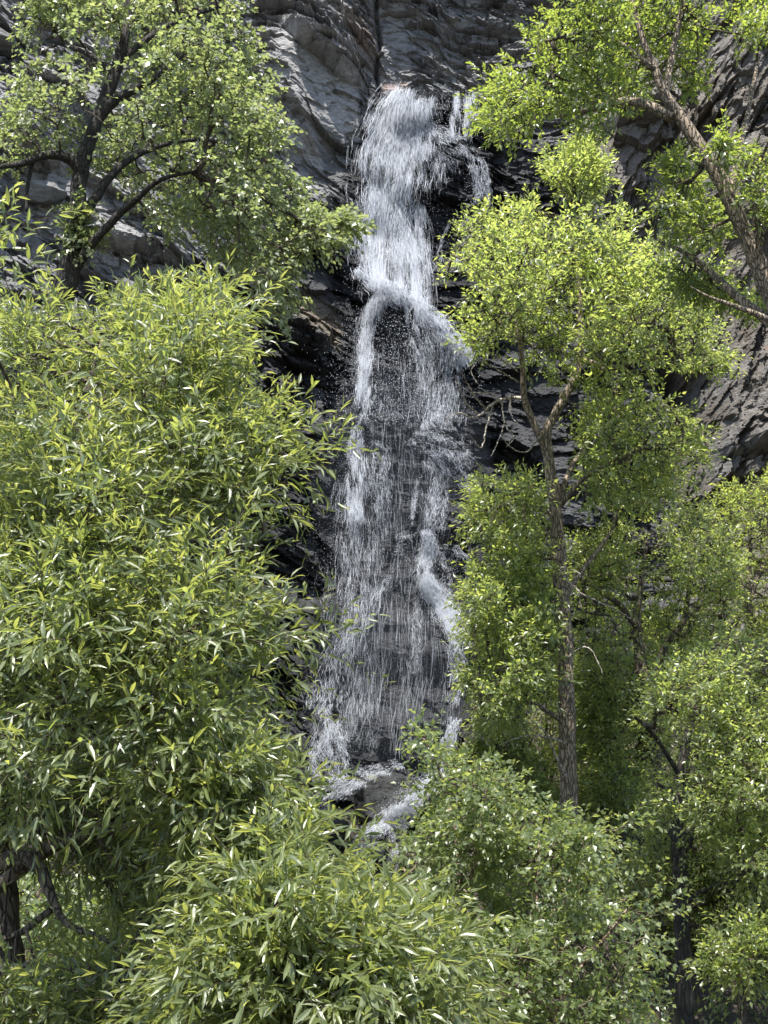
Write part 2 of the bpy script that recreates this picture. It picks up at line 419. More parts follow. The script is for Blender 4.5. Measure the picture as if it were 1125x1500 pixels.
# ------------------------------------------------------------------ boulders
import bmesh
def norm_(v): return v / (np.linalg.norm(v, axis=-1, keepdims=True) + 1e-9)
def boulder_mesh(r, seed, sub=5):
    bm = bmesh.new(); bmesh.ops.create_icosphere(bm, subdivisions=sub, radius=1.0)
    P = np.array([v.co[:] for v in bm.verts]); F = np.array([[v.index for v in f.verts] for f in bm.faces]); bm.free()
    q = np.random.default_rng(seed)
    for _ in range(18):                        # shear planes make flat broken faces
        n = q.normal(size=3); n /= np.linalg.norm(n); c = q.uniform(0.42, 0.8)
        d = P @ n; P = P - np.clip(d - c, 0, None)[:, None] * n * 0.92
    k = 1 + 0.12 * (vnoise3(P + seed, 1.7, seed) - 0.5) + 0.1 * (vnoise3(P + seed, 4.5, seed) - 0.5) + 0.12 * (np.abs(vnoise3(P, 4.2, seed + 2) - 0.5) - 0.25) + 0.07 * (vnoise3(P, 11, seed) - 0.5) + 0.04 * (vnoise3(P, 25, seed) - 0.5)
    return P * k[:, None] * np.asarray(r), F
BOULD = []
def join_(parts):
    Vs, Fs, o = [], {}, 0
    for V, F in parts:
        for f in (F if isinstance(F, list) else [F]): Fs.setdefault(f.shape[1], []).append(f + o)
        Vs.append(V); o += len(V)
    return np.concatenate(Vs), [np.concatenate(v) for v in Fs.values()]
def boulder(name, px, py, Y, r, seed, label, wet=0.6, light=0.0, tan=0.0, group=None, sub=4, rot=0.0, seat=None):
    c = at(px, py, Y)
    if seat == 'face':
        for _ in range(12):
            i, j = np.searchsorted(GX, c[0]), np.searchsorted(GZ, c[2]); c = at(px, py, 0.5 * c[1] + 0.5 * (YC[i, j] - 0.1 * r[1]))
    elif seat == 'ground':
        c[2] = ground_z(c[0], c[1]) + 0.25 * r[2]
    P, F = boulder_mesh(r, seed, sub)
    P = P @ np.array([[math.cos(rot), 0, -math.sin(rot)], [0, 1, 0], [math.sin(rot), 0, math.cos(rot)]]).T
    n = len(P); q = vnoise3(P, 2.0, 5)
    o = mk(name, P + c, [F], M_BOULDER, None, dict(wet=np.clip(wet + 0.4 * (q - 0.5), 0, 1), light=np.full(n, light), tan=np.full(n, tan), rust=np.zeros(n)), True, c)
    tag(o, label, 'boulder', group); BOULD.append((c, np.asarray(r, float), rot)); return o

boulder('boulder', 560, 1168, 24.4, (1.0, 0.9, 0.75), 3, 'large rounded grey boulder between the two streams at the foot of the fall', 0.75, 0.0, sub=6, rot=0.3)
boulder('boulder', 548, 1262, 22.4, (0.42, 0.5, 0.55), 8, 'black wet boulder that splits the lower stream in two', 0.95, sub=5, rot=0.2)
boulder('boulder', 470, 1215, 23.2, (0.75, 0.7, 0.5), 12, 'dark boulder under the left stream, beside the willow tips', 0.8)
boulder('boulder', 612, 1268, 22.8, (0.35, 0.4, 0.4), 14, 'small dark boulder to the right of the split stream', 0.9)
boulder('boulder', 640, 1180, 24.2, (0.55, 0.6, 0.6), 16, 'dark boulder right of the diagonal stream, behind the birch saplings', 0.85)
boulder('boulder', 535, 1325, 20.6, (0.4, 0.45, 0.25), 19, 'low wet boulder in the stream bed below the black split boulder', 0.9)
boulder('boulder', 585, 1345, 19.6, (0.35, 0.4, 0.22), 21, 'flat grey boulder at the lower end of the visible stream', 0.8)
boulder('boulder', 5, 72, 24.6, (0.85, 0.6, 0.36), 25, 'dark flat topped boulder in the top left corner of the cliff', 0.1, 0.1, rot=-0.35, seat='face', sub=5)
boulder('boulder', 60, 285, 23.8, (1.0, 0.7, 0.3), 27, 'pale flat ledge boulder left of the leaning cottonwood trunk', 0.0, 0.35, rot=-0.12, seat='face', sub=5)
boulder('boulder', 60, 370, 22.6, (0.42, 0.4, 0.6), 29, 'upright grey boulder low beside the cottonwood trunk', 0.1, 0.15, seat='face', sub=5)
boulder('boulder', 190, 428, 21.5, (0.55, 0.5, 0.28), 31, 'pale grey boulder just above the willow top', 0.05, 0.3, rot=-0.2, seat='face', sub=5)
boulder('boulder', 250, 405, 22.3, (0.7, 0.5, 0.25), 33, 'long pale slab boulder between cottonwood and willow top', 0.05, 0.3, rot=-0.15, seat='face', sub=5)
boulder('boulder', 905, 1232, 16.2, (0.4, 0.4, 0.28), 35, 'brown earth covered boulder on the bank above the birch saplings', 0.0, 0.0, 0.5, seat='ground')
boulder('boulder', 820, 400 + 810, 17.0, (0.3, 0.35, 0.25), 37, 'small grey boulder at the base of the plated trunk', 0.2, 0.2, seat='ground')

def front(a, r):
    for ax in (0, 1):
        b = a.copy()
        for k in range(1, r + 1):
            sl = [slice(None)] * 2; sr = [slice(None)] * 2
            sl[ax], sr[ax] = slice(k, None), slice(None, -k)
            b[tuple(sl)] = np.minimum(b[tuple(sl)], a[tuple(sr)]); b[tuple(sr)] = np.minimum(b[tuple(sr)], a[tuple(sl)])
        a = b
    return a
# loose stones of the stream bed
q = np.random.default_rng(77); parts = []; wets = []
base, bf = boulder_mesh((1, 1, 1), 41, 2)
for k in range(700):
    y = q.uniform(16, 26.5); x = q.normal(-0.15 - 0.04 * (y - 20), 0.85); r = 0.05 + 0.17 * q.random() ** 3
    a_ = q.uniform(0, 6.28); R3 = np.array([[math.cos(a_), -math.sin(a_), 0], [math.sin(a_), math.cos(a_), 0], [0, 0, 1]])
    P = (base * np.array([r * q.uniform(0.8, 1.5), r, r * q.uniform(0.5, 0.9)])) @ R3.T + np.array([x, y, float(ground_z(x, y)) + 0.3 * r]); parts.append((P, bf)); wets.append(np.full(len(P), q.uniform(0.5, 1)))
V, F = join_([p for p in parts]); wets = np.concatenate(wets)
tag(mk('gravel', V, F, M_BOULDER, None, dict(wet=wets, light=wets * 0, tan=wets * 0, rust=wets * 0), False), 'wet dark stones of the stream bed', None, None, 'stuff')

YS = blur(front(YC, 5), 7)
for c, r, rot in BOULD[:7]:
    dx, dz = X - c[0], Z - c[2]
    e = 1 - (dx / r[0]) ** 2 - (dz / r[2]) ** 2
    front = c[1] - r[1] * np.sqrt(np.clip(e, 0, None)) * 0.9
    YS = np.where(e > 0, np.minimum(YS, front), YS)
YS = blur(YS, 4)
def surf_y(x, z):
    i = np.clip(np.searchsorted(GX, x), 0, nx - 1); j = np.clip(np.searchsorted(GZ, z), 0, nz - 1)
    return YS[i, j]
def on_face(px, py):
    y = np.full(np.shape(px), 27.0)
    for _ in range(7):
        p = at(px, py, y); y = 0.4 * y + 0.6 * surf_y(p[..., 0], p[..., 2])
    return y

# ------------------------------------------------------------------ water
def tubes(P, R, sides=3):
    """P (n, k, 3) centre lines, R (n, k) radii -> one mesh of n thin closed tubes"""
    n, k, _ = P.shape
    T = np.gradient(P, axis=1); T /= np.linalg.norm(T, axis=-1, keepdims=True) + 1e-9
    ref = np.where(np.abs(T[..., 1:2]) < 0.9, np.array([0, 1.0, 0]), np.array([1.0, 0, 0]))
    U = np.cross(T, ref); U /= np.linalg.norm(U, axis=-1, keepdims=True) + 1e-9
    W = np.cross(T, U)
    a = np.arange(sides) * 2 * math.pi / sides
    V = P[:, :, None] + R[:, :, None, None] * (np.cos(a)[:, None] * U[:, :, None] + np.sin(a)[:, None] * W[:, :, None])
    id_ = np.arange(n * k * sides).reshape(n, k, sides)
    nxt = np.roll(id_, -1, 2)
    q = np.stack([id_[:, :-1], nxt[:, :-1], nxt[:, 1:], id_[:, 1:]], -1).reshape(-1, 4)
    return V.reshape(-1, 3), q

def patchy(px, py, sx, sy, s):
    return fbm(px / sx + 7.7, py / sy + 3.1, s, 3)

DENS, LEN, RAD = 3.0, 0.24, 0.21
def strands(path, n, length=90, rad=(0.004, 0.011), clump=14, off=(0.02, 0.16), curl=3.0, K=5, taper=True, fade=None, gap=0.535, spill=0.8):
    """n threads of water following a channel given as (px, py, half width) points"""
    n = int(n * DENS * 2 * (0.55 if np.mean([q_[2] for q_ in path]) < 20 else 0.95)); length = length * (LEN if length < 100 else 0.55); rad = (rad[0] * RAD, rad[1] * RAD)
    path = np.asarray(path, float)
    e_ = path[-1] - path[-2]; e_ = e_ / (np.hypot(e_[0], e_[1]) + 1e-6) * 30; core = path
    seg = np.hypot(np.diff(path[:, 0]), np.diff(path[:, 1])); s = np.concatenate([[0], np.cumsum(seg)]); L = s[-1]
    area = np.interp(np.linspace(0, L, 200), s, path[:, 2])
    if fade is not None:
        area = area * np.interp(np.linspace(0, 1, 200), np.linspace(0, 1, len(fade)), fade)
    cdf = np.cumsum(area); cdf /= cdf[-1]
    s0 = np.interp(rng.random(n), cdf, np.linspace(0, L, 200))
    cl = rng.uniform(-1, 1, clump); u = cl[rng.integers(0, clump, n)] + rng.normal(0, 0.16, n)
    u = np.where(rng.random(n) < 0.5, np.clip(rng.normal(0, 0.6, n), -1.3, 1.3), np.clip(u, -1.25, 1.25))
    hw0 = np.interp(s0, s, path[:, 2]); qx = np.interp(s0, s, path[:, 0]) + u * hw0; qy = np.interp(s0, s, path[:, 1])
    keep = 0.6 * patchy(qx, qy, 8.0, 26.0, 5) + 0.4 * patchy(qx, qy, 22.0, 60.0, 6) + 0.22 * (rng.random(n) - 0.5) + 0.12 * (0.7 - np.abs(u)) > gap
    s0, u = s0[keep], u[keep]; n = len(u)
    ln = length * rng.uniform(0.25, 1.0, n); ln = np.minimum(ln, L - s0 + rng.uniform(2, 26, n))
    path = np.concatenate([core, core[-1:] + np.array([[e_[0], e_[1], 0]])]); s = np.concatenate([s, [L + 30]])
    t = np.linspace(0, 1, K)
    S = s0[:, None] + ln[:, None] * t[None]
    px = np.interp(S, s, path[:, 0]); py = np.interp(S, s, path[:, 1]); hw = np.interp(S, s, path[:, 2])
    e = 4.0
    tx = np.interp(S + e, s, path[:, 0]) - np.interp(S - e, s, path[:, 0]); ty = np.interp(S + e, s, path[:, 1]) - np.interp(S - e, s, path[:, 1])
    m = np.hypot(tx, ty) + 1e-6; tx, ty = tx / m, ty / m
    uu = u[:, None] + rng.normal(0, 0.05, (n, 1)) * t[None]
    wv = (rng.random((n, 1)) ** 1.6) * spill * t[None]; x0_, y0_ = px[:, :1], py[:, :1]
    px = px * (1 - wv) + x0_ * wv; py = py * (1 - wv) + (y0_ + ln[:, None] * t[None]) * wv
    wide = 1 + 0.25 * np.clip((18 - hw) / 12, 0, 1); hw = hw * wide
    px = px - ty * uu * hw + rng.normal(0, curl, (n, K)).cumsum(1) * 0.42; py = py + tx * uu * hw + rng.normal(0, curl, (n, K)) * 0.18
    y = on_face(px, py)
    y = np.minimum.accumulate(np.clip(y, y[:, :1] - 0.9, y[:, :1] + 0.7), 1)
    y = y - rng.uniform(*off, (n, 1)) * (0.6 + 0.4 * t[None])
    P = at(px, py, y)
    r = (rad[0] + (rad[1] - rad[0]) * 1.9 * rng.random((n, 1)) ** 3.5) * (0.45 + 1.1 * rng.random((n, K)))
    if taper: r[:, 0] *= 0.3; r[:, -1] *= 0.25
    return tubes(P, r)

def drops(path, n, rad=(0.005, 0.013), off=(0.05, 0.5), spread=1.25):
    n = int(n * 2.2); path = np.asarray(path, float)
    s = np.concatenate([[0], np.cumsum(np.hypot(np.diff(path[:, 0]), np.diff(path[:, 1])))])
    w = np.interp(np.linspace(0, s[-1], 200), s, path[:, 2]); c = np.cumsum(w); c /= c[-1]
    S = np.interp(rng.random(n), c, np.linspace(0, s[-1], 200))
    px = np.interp(S, s, path[:, 0]) + rng.normal(0, 0.55, n) * np.interp(S, s, path[:, 2]) * spread
    py = np.interp(S, s, path[:, 1]) + rng.normal(0, 4, n)
    y = on_face(px, py) - rng.uniform(*off, n)
    C = at(px, py, y)
    r = (rad[0] + (rad[1] - rad[0]) * rng.random(n) ** 3) * 0.62
    base = np.array([[1, 0, 0], [-1, 0, 0], [0, 1, 0], [0, -1, 0], [0, 0, 1.9], [0, 0, -1.7]], float)
    V = C[:, None] + base[None] * r[:, None, None]
    f = np.array([[0, 2, 4], [2, 1, 4], [1, 3, 4], [3, 0, 4], [2, 0, 5], [1, 2, 5], [3, 1, 5], [0, 3, 5]])
    F = (np.arange(n) * 6)[:, None, None] + f[None]
    return V.reshape(-1, 3), F.reshape(-1, 3)

join = join_

wf = empty('waterfall', at(560, 1180, 24.6), 'tall white waterfall dropping down the dark cliff in stages', 'waterfall')
def water_part(name, items):
    V, F = join(items); return mk(name, V, F, M_WATER, wf)

UP = [(605, 128, 32), (592, 170, 46), (580, 230, 55), (575, 300, 52), (578, 360, 52), (585, 430, 50)]
water_part('upper_curtain', [
    strands(UP, 3600, 95, (0.004, 0.012), 26, (0.02, 0.3), 1.6, fade=(1.2, 1.2, 1.1, 0.85, 0.6)),
    strands([(600, 128, 24), (585, 170, 32), (570, 240, 36), (565, 310, 36)], 1000, 70, (0.005, 0.014), 22, (0.05, 0.35), 2.4),
    strands([(560, 260, 30), (548, 330, 24), (550, 405, 18)], 520, 110, (0.004, 0.011), 8, (0.05, 0.3), 0.8),
    strands([(605, 330, 24), (606, 400, 24), (612, 455, 22)], 420, 120, (0.003, 0.009), 7, (0.05, 0.3), 0.7),
    strands([(631, 385, 4), (632, 455, 4)], 50, 70, (0.004, 0.008), 2, (0.1, 0.2), 0.4)])
water_part('side_curtain', [
    strands([(672, 132, 26), (672, 165, 24), (672, 198, 20)], 640, 60, (0.004, 0.011), 12, (0.02, 0.2), 1.0, fade=(1.3, 1, 0.5)),
    strands([(632, 140, 12), (628, 170, 12), (622, 195, 10)], 160, 50, (0.004, 0.009), 6, (0.02, 0.15), 1.0)])
water_part('right_stream', [
    strands([(610, 180, 8), (645, 195, 9), (680, 215, 10), (700, 240, 10), (708, 280, 10), (702, 320, 12), (685, 350, 14), (668, 385, 12)], 1150, 60, (0.004, 0.011), 8, (0.02, 0.14), 2.2),
    strands([(610, 205, 20), (640, 222, 14), (680, 240, 12)], 260, 60, (0.003, 0.008), 7, (0.02, 0.08), 2.0),
    strands([(640, 232, 20), (660, 262, 22)], 70, 40, (0.003, 0.006), 9, (0.05, 0.15), 0.5),
    strands([(662, 320, 3), (650, 345, 3), (640, 375, 3), (632, 420, 3)], 70, 40, (0.004, 0.008), 2, (0.02, 0.08), 1.6)])
water_part('middle_cascade', [
    strands([(520, 392, 6), (545, 412, 12), (575, 428, 14), (610, 445, 12), (640, 470, 12), (668, 500, 12), (680, 530, 14)], 1500, 60, (0.005, 0.014), 10, (0.05, 0.3), 2.6, gap=0.47),
    strands([(560, 425, 16), (546, 455, 16), (538, 500, 14), (533, 560, 13), (527, 615, 13), (520, 650, 16), (522, 700, 22), (524, 760, 24)], 2300, 80, (0.004, 0.012), 8, (0.03, 0.25), 1.8),
    strands([(625, 462, 30), (632, 500, 30), (636, 560, 28), (636, 620, 28)], 480, 60, (0.003, 0.009), 16, (0.03, 0.35), 1.4, fade=(1.4, 0.9, 0.5, 0.3)),
    strands([(660, 490, 22), (655, 550, 24), (650, 610, 26)], 260, 70, (0.003, 0.007), 9, (0.03, 0.3), 0.8)])
water_part('left_veil', [
    strands([(525, 700, 26), (522, 790, 38), (520, 880, 46), (510, 950, 40)], 560, 95, (0.003, 0.008), 18, (0.03, 0.3), 1.5, fade=(1.5, 1, 0.6, 0.5)),
    strands([(548, 640, 8), (562, 660, 14), (560, 720, 14), (555, 780, 12)], 420, 50, (0.003, 0.009), 6, (0.02, 0.15), 2.2),
    strands([(570, 840, 8), (545, 880, 12), (518, 925, 16), (492, 955, 20), (478, 1000, 26), (474, 1040, 28)], 620, 60, (0.003, 0.01), 9, (0.02, 0.15), 2.0),
    strands([(525, 930, 34), (520, 1000, 40), (505, 1080, 44)], 380, 95, (0.002, 0.007), 14, (0.03, 0.2), 1.0),
    strands([(480, 1030, 12), (480, 1065, 18), (482, 1105, 26), (484, 1140, 24)], 900, 40, (0.003, 0.01), 10, (0.02, 0.2), 2.6)])
water_part('right_cascade', [
    strands([(618, 620, 34), (655, 655, 28), (680, 690, 24), (700, 720, 18), (704, 760, 10)], 700, 34, (0.003, 0.008), 16, (0.02, 0.2), 3.4, gap=0.55),
    strands([(625, 670, 14), (640, 690, 16), (638, 740, 18), (632, 770, 14)], 380, 50, (0.003, 0.009), 7, (0.02, 0.15), 2.4),
    strands([(612, 700, 3), (605, 740, 3), (602, 775, 3)], 120, 30, (0.003, 0.008), 2, (0.02, 0.08), 2.0),
    strands([(645, 688, 8), (670, 700, 14), (690, 715, 12)], 220, 40, (0.003, 0.008), 6, (0.02, 0.12), 2.4),
    strands([(578, 786, 14), (592, 786, 12), (602, 790, 8)], 130, 24, (0.003, 0.008), 5, (0.02, 0.1), 2.4),
    strands([(622, 775, 8), (628, 800, 9), (622, 830, 10), (625, 855, 12), (645, 885, 14), (665, 915, 16), (678, 950, 18)], 2600, 50, (0.004, 0.011), 9, (0.02, 0.16), 2.8),
    strands([(625, 800, 4), (645, 815, 5), (655, 835, 6), (650, 870, 7), (665, 905, 9)], 380, 40, (0.003, 0.009), 5, (0.02, 0.1), 2.4),
    strands([(640, 800, 3), (668, 802, 4), (685, 825, 5), (690, 860, 5)], 160, 30, (0.003, 0.008), 3, (0.02, 0.1), 2.2),
    strands([(555, 808, 4), (585, 805, 4), (605, 835, 4), (622, 868, 5)], 160, 40, (0.003, 0.007), 3, (0.02, 0.08), 1.8),
    strands([(676, 930, 18), (680, 985, 20), (670, 1030, 18)], 700, 50, (0.003, 0.009), 10, (0.02, 0.2), 2.2),
    strands([(615, 870, 5), (610, 900, 8), (612, 940, 10), (606, 985, 10)], 220, 40, (0.002, 0.007), 6, (0.02, 0.1), 2.2)])
o = water_part('face_trickles', [
    strands([(590, 860, 75), (590, 980, 85), (575, 1090, 80)], 200, 110, (0.002, 0.006), 60, (0.02, 0.25), 1.2, gap=0.5),
    strands([(590, 600, 75), (590, 760, 80), (580, 860, 75)], 160, 110, (0.002, 0.006), 60, (0.02, 0.25), 1.2, gap=0.5),
    strands([(600, 480, 70), (600, 600, 70)], 70, 100, (0.002, 0.006), 40, (0.02, 0.5), 0.8, gap=0.5)])
o['kind'] = 'stuff'
water_part('lower_stream', [
    strands([(590, 1120, 6), (555, 1128, 8), (520, 1142, 12), (490, 1160, 16), (455, 1185, 18)], 1100, 36, (0.004, 0.012), 8, (0.02, 0.1), 2.4),
    strands([(668, 1050, 9), (652, 1100, 9), (630, 1145, 12), (600, 1175, 13), (565, 1205, 14), (535, 1232, 13), (515, 1262, 14), (508, 1300, 14)], 3600, 44, (0.005, 0.014), 9, (0.02, 0.12), 2.4),
    strands([(605, 1178, 10), (588, 1210, 12), (578, 1240, 11), (572, 1275, 10), (560, 1320, 12)], 900, 36, (0.004, 0.012), 7, (0.02, 0.1), 2.2)])
sp = water_part('spray', [
    drops(UP, 2600, (0.004, 0.011)), drops([(672, 132, 26), (672, 205, 22)], 250), drops([(700, 240, 14), (680, 360, 20)], 300, (0.004, 0.01)),
    drops([(600, 460, 70), (590, 620, 90)], 2600, (0.004, 0.012), (0.05, 0.9)), drops([(530, 450, 26), (520, 700, 40), (510, 900, 60)], 1900, (0.003, 0.009)),
    drops([(590, 640, 100), (580, 900, 105), (560, 1100, 90)], 2600, (0.002, 0.007), (0.05, 0.6)), drops([(630, 800, 40), (675, 950, 40)], 900, (0.003, 0.008)),
    drops([(485, 1060, 34), (485, 1150, 40)], 700, (0.003, 0.008)), drops([(650, 1100, 16), (540, 1230, 20)], 700, (0.004, 0.009))])
sp['kind'] = 'stuff'

# ------------------------------------------------------------------ drifting spray
tm = NT('mist'); pv = tm.n('ShaderNodeVolumePrincipled'); pv.inputs['Density'].default_value = 0.02; pv.inputs['Color'].default_value = (0.74, 0.85, 1.0, 1); pv.inputs['Anisotropy'].default_value = 0.1
tm.l(pv.outputs[0], tm.out.inputs['Volume'])
parts = []
for px, py, Y, r, sd in [(590, 700, 26.3, (1.9, 0.9, 2.6), 1), (565, 1000, 25.0, (1.7, 0.8, 2.1), 2)]:
    c = at(px, py, Y); P, F = boulder_mesh((1, 1, 1), sd, 4); P = norm_(P) * (1 + 0.25 * (vnoise3(P + sd, 1.3, sd) - 0.5))[:, None] * np.array(r); parts.append((P + c, F))
V, F = join(parts); c0 = at(580, 900, 25.6)
tag(mk('mist', V, F, tm.m, None, None, True, c0), 'thin bluish mist drifting in front of the lower fall', 'mist', None, 'stuff')

# ------------------------------------------------------------------ plants
def catmull(P, n):
    P = np.asarray(P, float); Q = np.concatenate([[2 * P[0] - P[1]], P, [2 * P[-1] - P[-2]]])
    m = len(P) - 1; t = np.linspace(0, m, n); i = np.minimum(t.astype(int), m - 1); f = (t - i)[:, None]
    a, b, c, d = Q[i], Q[i + 1], Q[i + 2], Q[i + 3]
    return 0.5 * (2 * b + (c - a) * f + (2 * a - 5 * b + 4 * c - d) * f ** 2 + (3 * b - a - 3 * c + d) * f ** 3)

def limb(pts, Y, dY=None, step=0.07):
    """pts: (px, py, radius px). Y: distance, dY: change of distance towards the tip -> centre line and radii in metres"""
    pts = np.asarray(pts, float); k = len(pts)
    Ys = Y + (dY or 0.0) * np.linspace(0, 1, k) ** 1.2
    P = at(pts[:, 0], pts[:, 1], Ys); r = pts[:, 2] * scale_at(Ys)
    L = np.linalg.norm(np.diff(P, axis=0), axis=1).sum(); n = max(6, int(L / step))
    C = catmull(np.concatenate([P, r[:, None]], 1), n)
    return C[:, :3], np.clip(C[:, 3], 0.003, None)

def limb_mesh(C, R, sides=14, rough=0.12, seed=0):
    k = len(C); q = np.random.default_rng(seed + 5)
    C = C + (fbm(np.arange(k)[:, None] * 0.11 + np.array([0, 40, 80.0]), np.full((k, 3), seed * 3.7), 12, 3) - 0.5) * R[:, None] * 0.9
    V, F = tubes(C[None], R[None], sides)
    V = V.reshape(k, sides, 3)
    a = np.arange(sides)
    lump = 1 + rough * 2 * (vnoise(np.arange(k)[:, None] * 0.35 + seed, np.cos(a * 2 * math.pi / sides)[None] * 2 + 9 + seed, 3) - 0.5) \
             + rough * (vnoise(np.arange(k)[:, None] * 0.9 + seed, a[None] * 1.7 + 30 * seed, 4) - 0.5)
    V = C[:, None] + (V - C[:, None]) * lump[..., None]
    V = V.reshape(-1, 3); n = len(V)
    V = np.concatenate([V, C[:1], C[-1:]])
    caps = np.concatenate([np.stack([np.roll(a, -1), a, np.full(sides, n)], 1), np.stack([a, np.roll(a, -1), np.full(sides, n + 1)], 1) + np.array([(k - 1) * sides, (k - 1) * sides, 0])])
    return V, [F, caps]

def crown_pts(poly, Yc, T, n, R=55, noise=1.1, thr=0.40, seed=0, lump=0.5, solid=0.5, clear=(), rag=20, shrink=6, cp=0.9, cw=16, slope=0.0):
    q = np.random.default_rng(seed + 1000); poly = np.asarray(poly, float)
    lo, hi = poly.min(0), poly.max(0); out = []
    tot = 0
    while tot < n:
        p = q.uniform(lo, hi, (n * 3, 2)); p = p[in_poly(p[:, 0], p[:, 1], poly)]
        ed = edge_dist(p[:, 0], p[:, 1], poly) - rag * (fbm(p[:, 0] / 26.0, p[:, 1] / 22.0, seed + 3, 2) - 0.35) * 2 - shrink
        p = p[ed > 0]; ed = ed[ed > 0]; h = np.sqrt(np.clip(ed / R, 0.03, 1))
        m = len(p)
        u = np.sign(q.random(m) - 0.5) * q.random(m) ** solid
        lum = 1 + lump * (fbm(p[:, 0] / 70.0 + seed, p[:, 1] / 55.0, seed + 7, 2) - 0.5) * 2
        Y = Yc + T * h * u * lum + slope * (900 - p[:, 1])
        W = at(p[:, 0], p[:, 1], Y)
        keep = vnoise3(W, noise, seed) + 0.3 * (q.random(m) - 0.5) > thr + 0.06
        for CC, RC, _n in clear:
            lx, ly = to_px(CC)
            for i0 in range(0, len(CC), 3):
                rr = cw + 1.2 * RC[i0] / scale_at(CC[i0, 1])
                keep &= ~((np.hypot(p[:, 0] - lx[i0], p[:, 1] - ly[i0]) < rr) & (Y < CC[i0, 1] + 0.1) & (q.random(m) < cp))
        out.append(W[keep]); tot += keep.sum()
    return np.concatenate(out)[:n]

def grow(S, SR, A, alpha=0.3):
    """join the points A to the skeleton S: each takes the cheapest way in; returns parent index (into S+A) and order"""
    N, M = len(A), len(S)
    best = np.full(N, 1e9); par = np.zeros(N, int)
    for i0 in range(0, M, 64):
        d = np.linalg.norm(A[:, None] - S[None, i0:i0 + 64], axis=2); j = d.argmin(1); v = d[np.arange(N), j]
        m = v < best; best[m] = v[m]; par[m] = j[m] + i0
    done = np.zeros(N, bool); Ln = np.zeros(N); order = []
    d0 = best.copy(); cost = best.copy()
    for _ in range(N):
        c = np.where(done, 1e9, cost); i = int(c.argmin()); done[i] = True; order.append(i)
        p = par[i]; Ln[i] = d0[i] + (Ln[p - M] if p >= M else 0)
        d = np.linalg.norm(A - A[i], axis=1); cc = d + alpha * Ln[i]
        m = (cc < cost) & ~done
        cost[m] = cc[m]; par[m] = i + M; d0[m] = d[m]
    return par, np.array(order)

def twig_mesh(S, SR, A, par, order, tip=0.0022, power=0.46, sag=0.06, sides=4, rmax=0.05):
    N, M = len(A), len(S)
    cnt = np.ones(N)
    for i in order[::-1]:
        if par[i] >= M: cnt[par[i] - M] += cnt[i]
    r = np.minimum(tip * cnt ** power, rmax)
    ALL = np.concatenate([S, A])
    P0 = ALL[par]; P1 = A
    rs = np.where(par >= M, np.minimum(r[np.clip(par - M, 0, None)], r * 1.5), np.minimum(r * 1.25, rmax))
    t = np.linspace(0, 1, 5)
    L = np.linalg.norm(P1 - P0, axis=1)
    P = P0[:, None] + (P1 - P0)[:, None] * t[None, :, None]
    jit = rng.normal(0, 1, (N, 1, 3)) * (L * 0.10)[:, None, None] * np.sin(t * math.pi)[None, :, None]
    jit2 = rng.normal(0, 1, (N, 5, 3)) * (L * 0.03)[:, None, None] * np.sin(t * math.pi)[None, :, None]
    P = P + jit + jit2
    P[..., 2] += (sag * L)[:, None] * np.sin(t * math.pi)[None]
    R = rs[:, None] + (r - rs)[:, None] * t[None]
    return tubes(P, R, sides), r

def norm(v): return v / (np.linalg.norm(v, axis=-1, keepdims=True) + 1e-9)

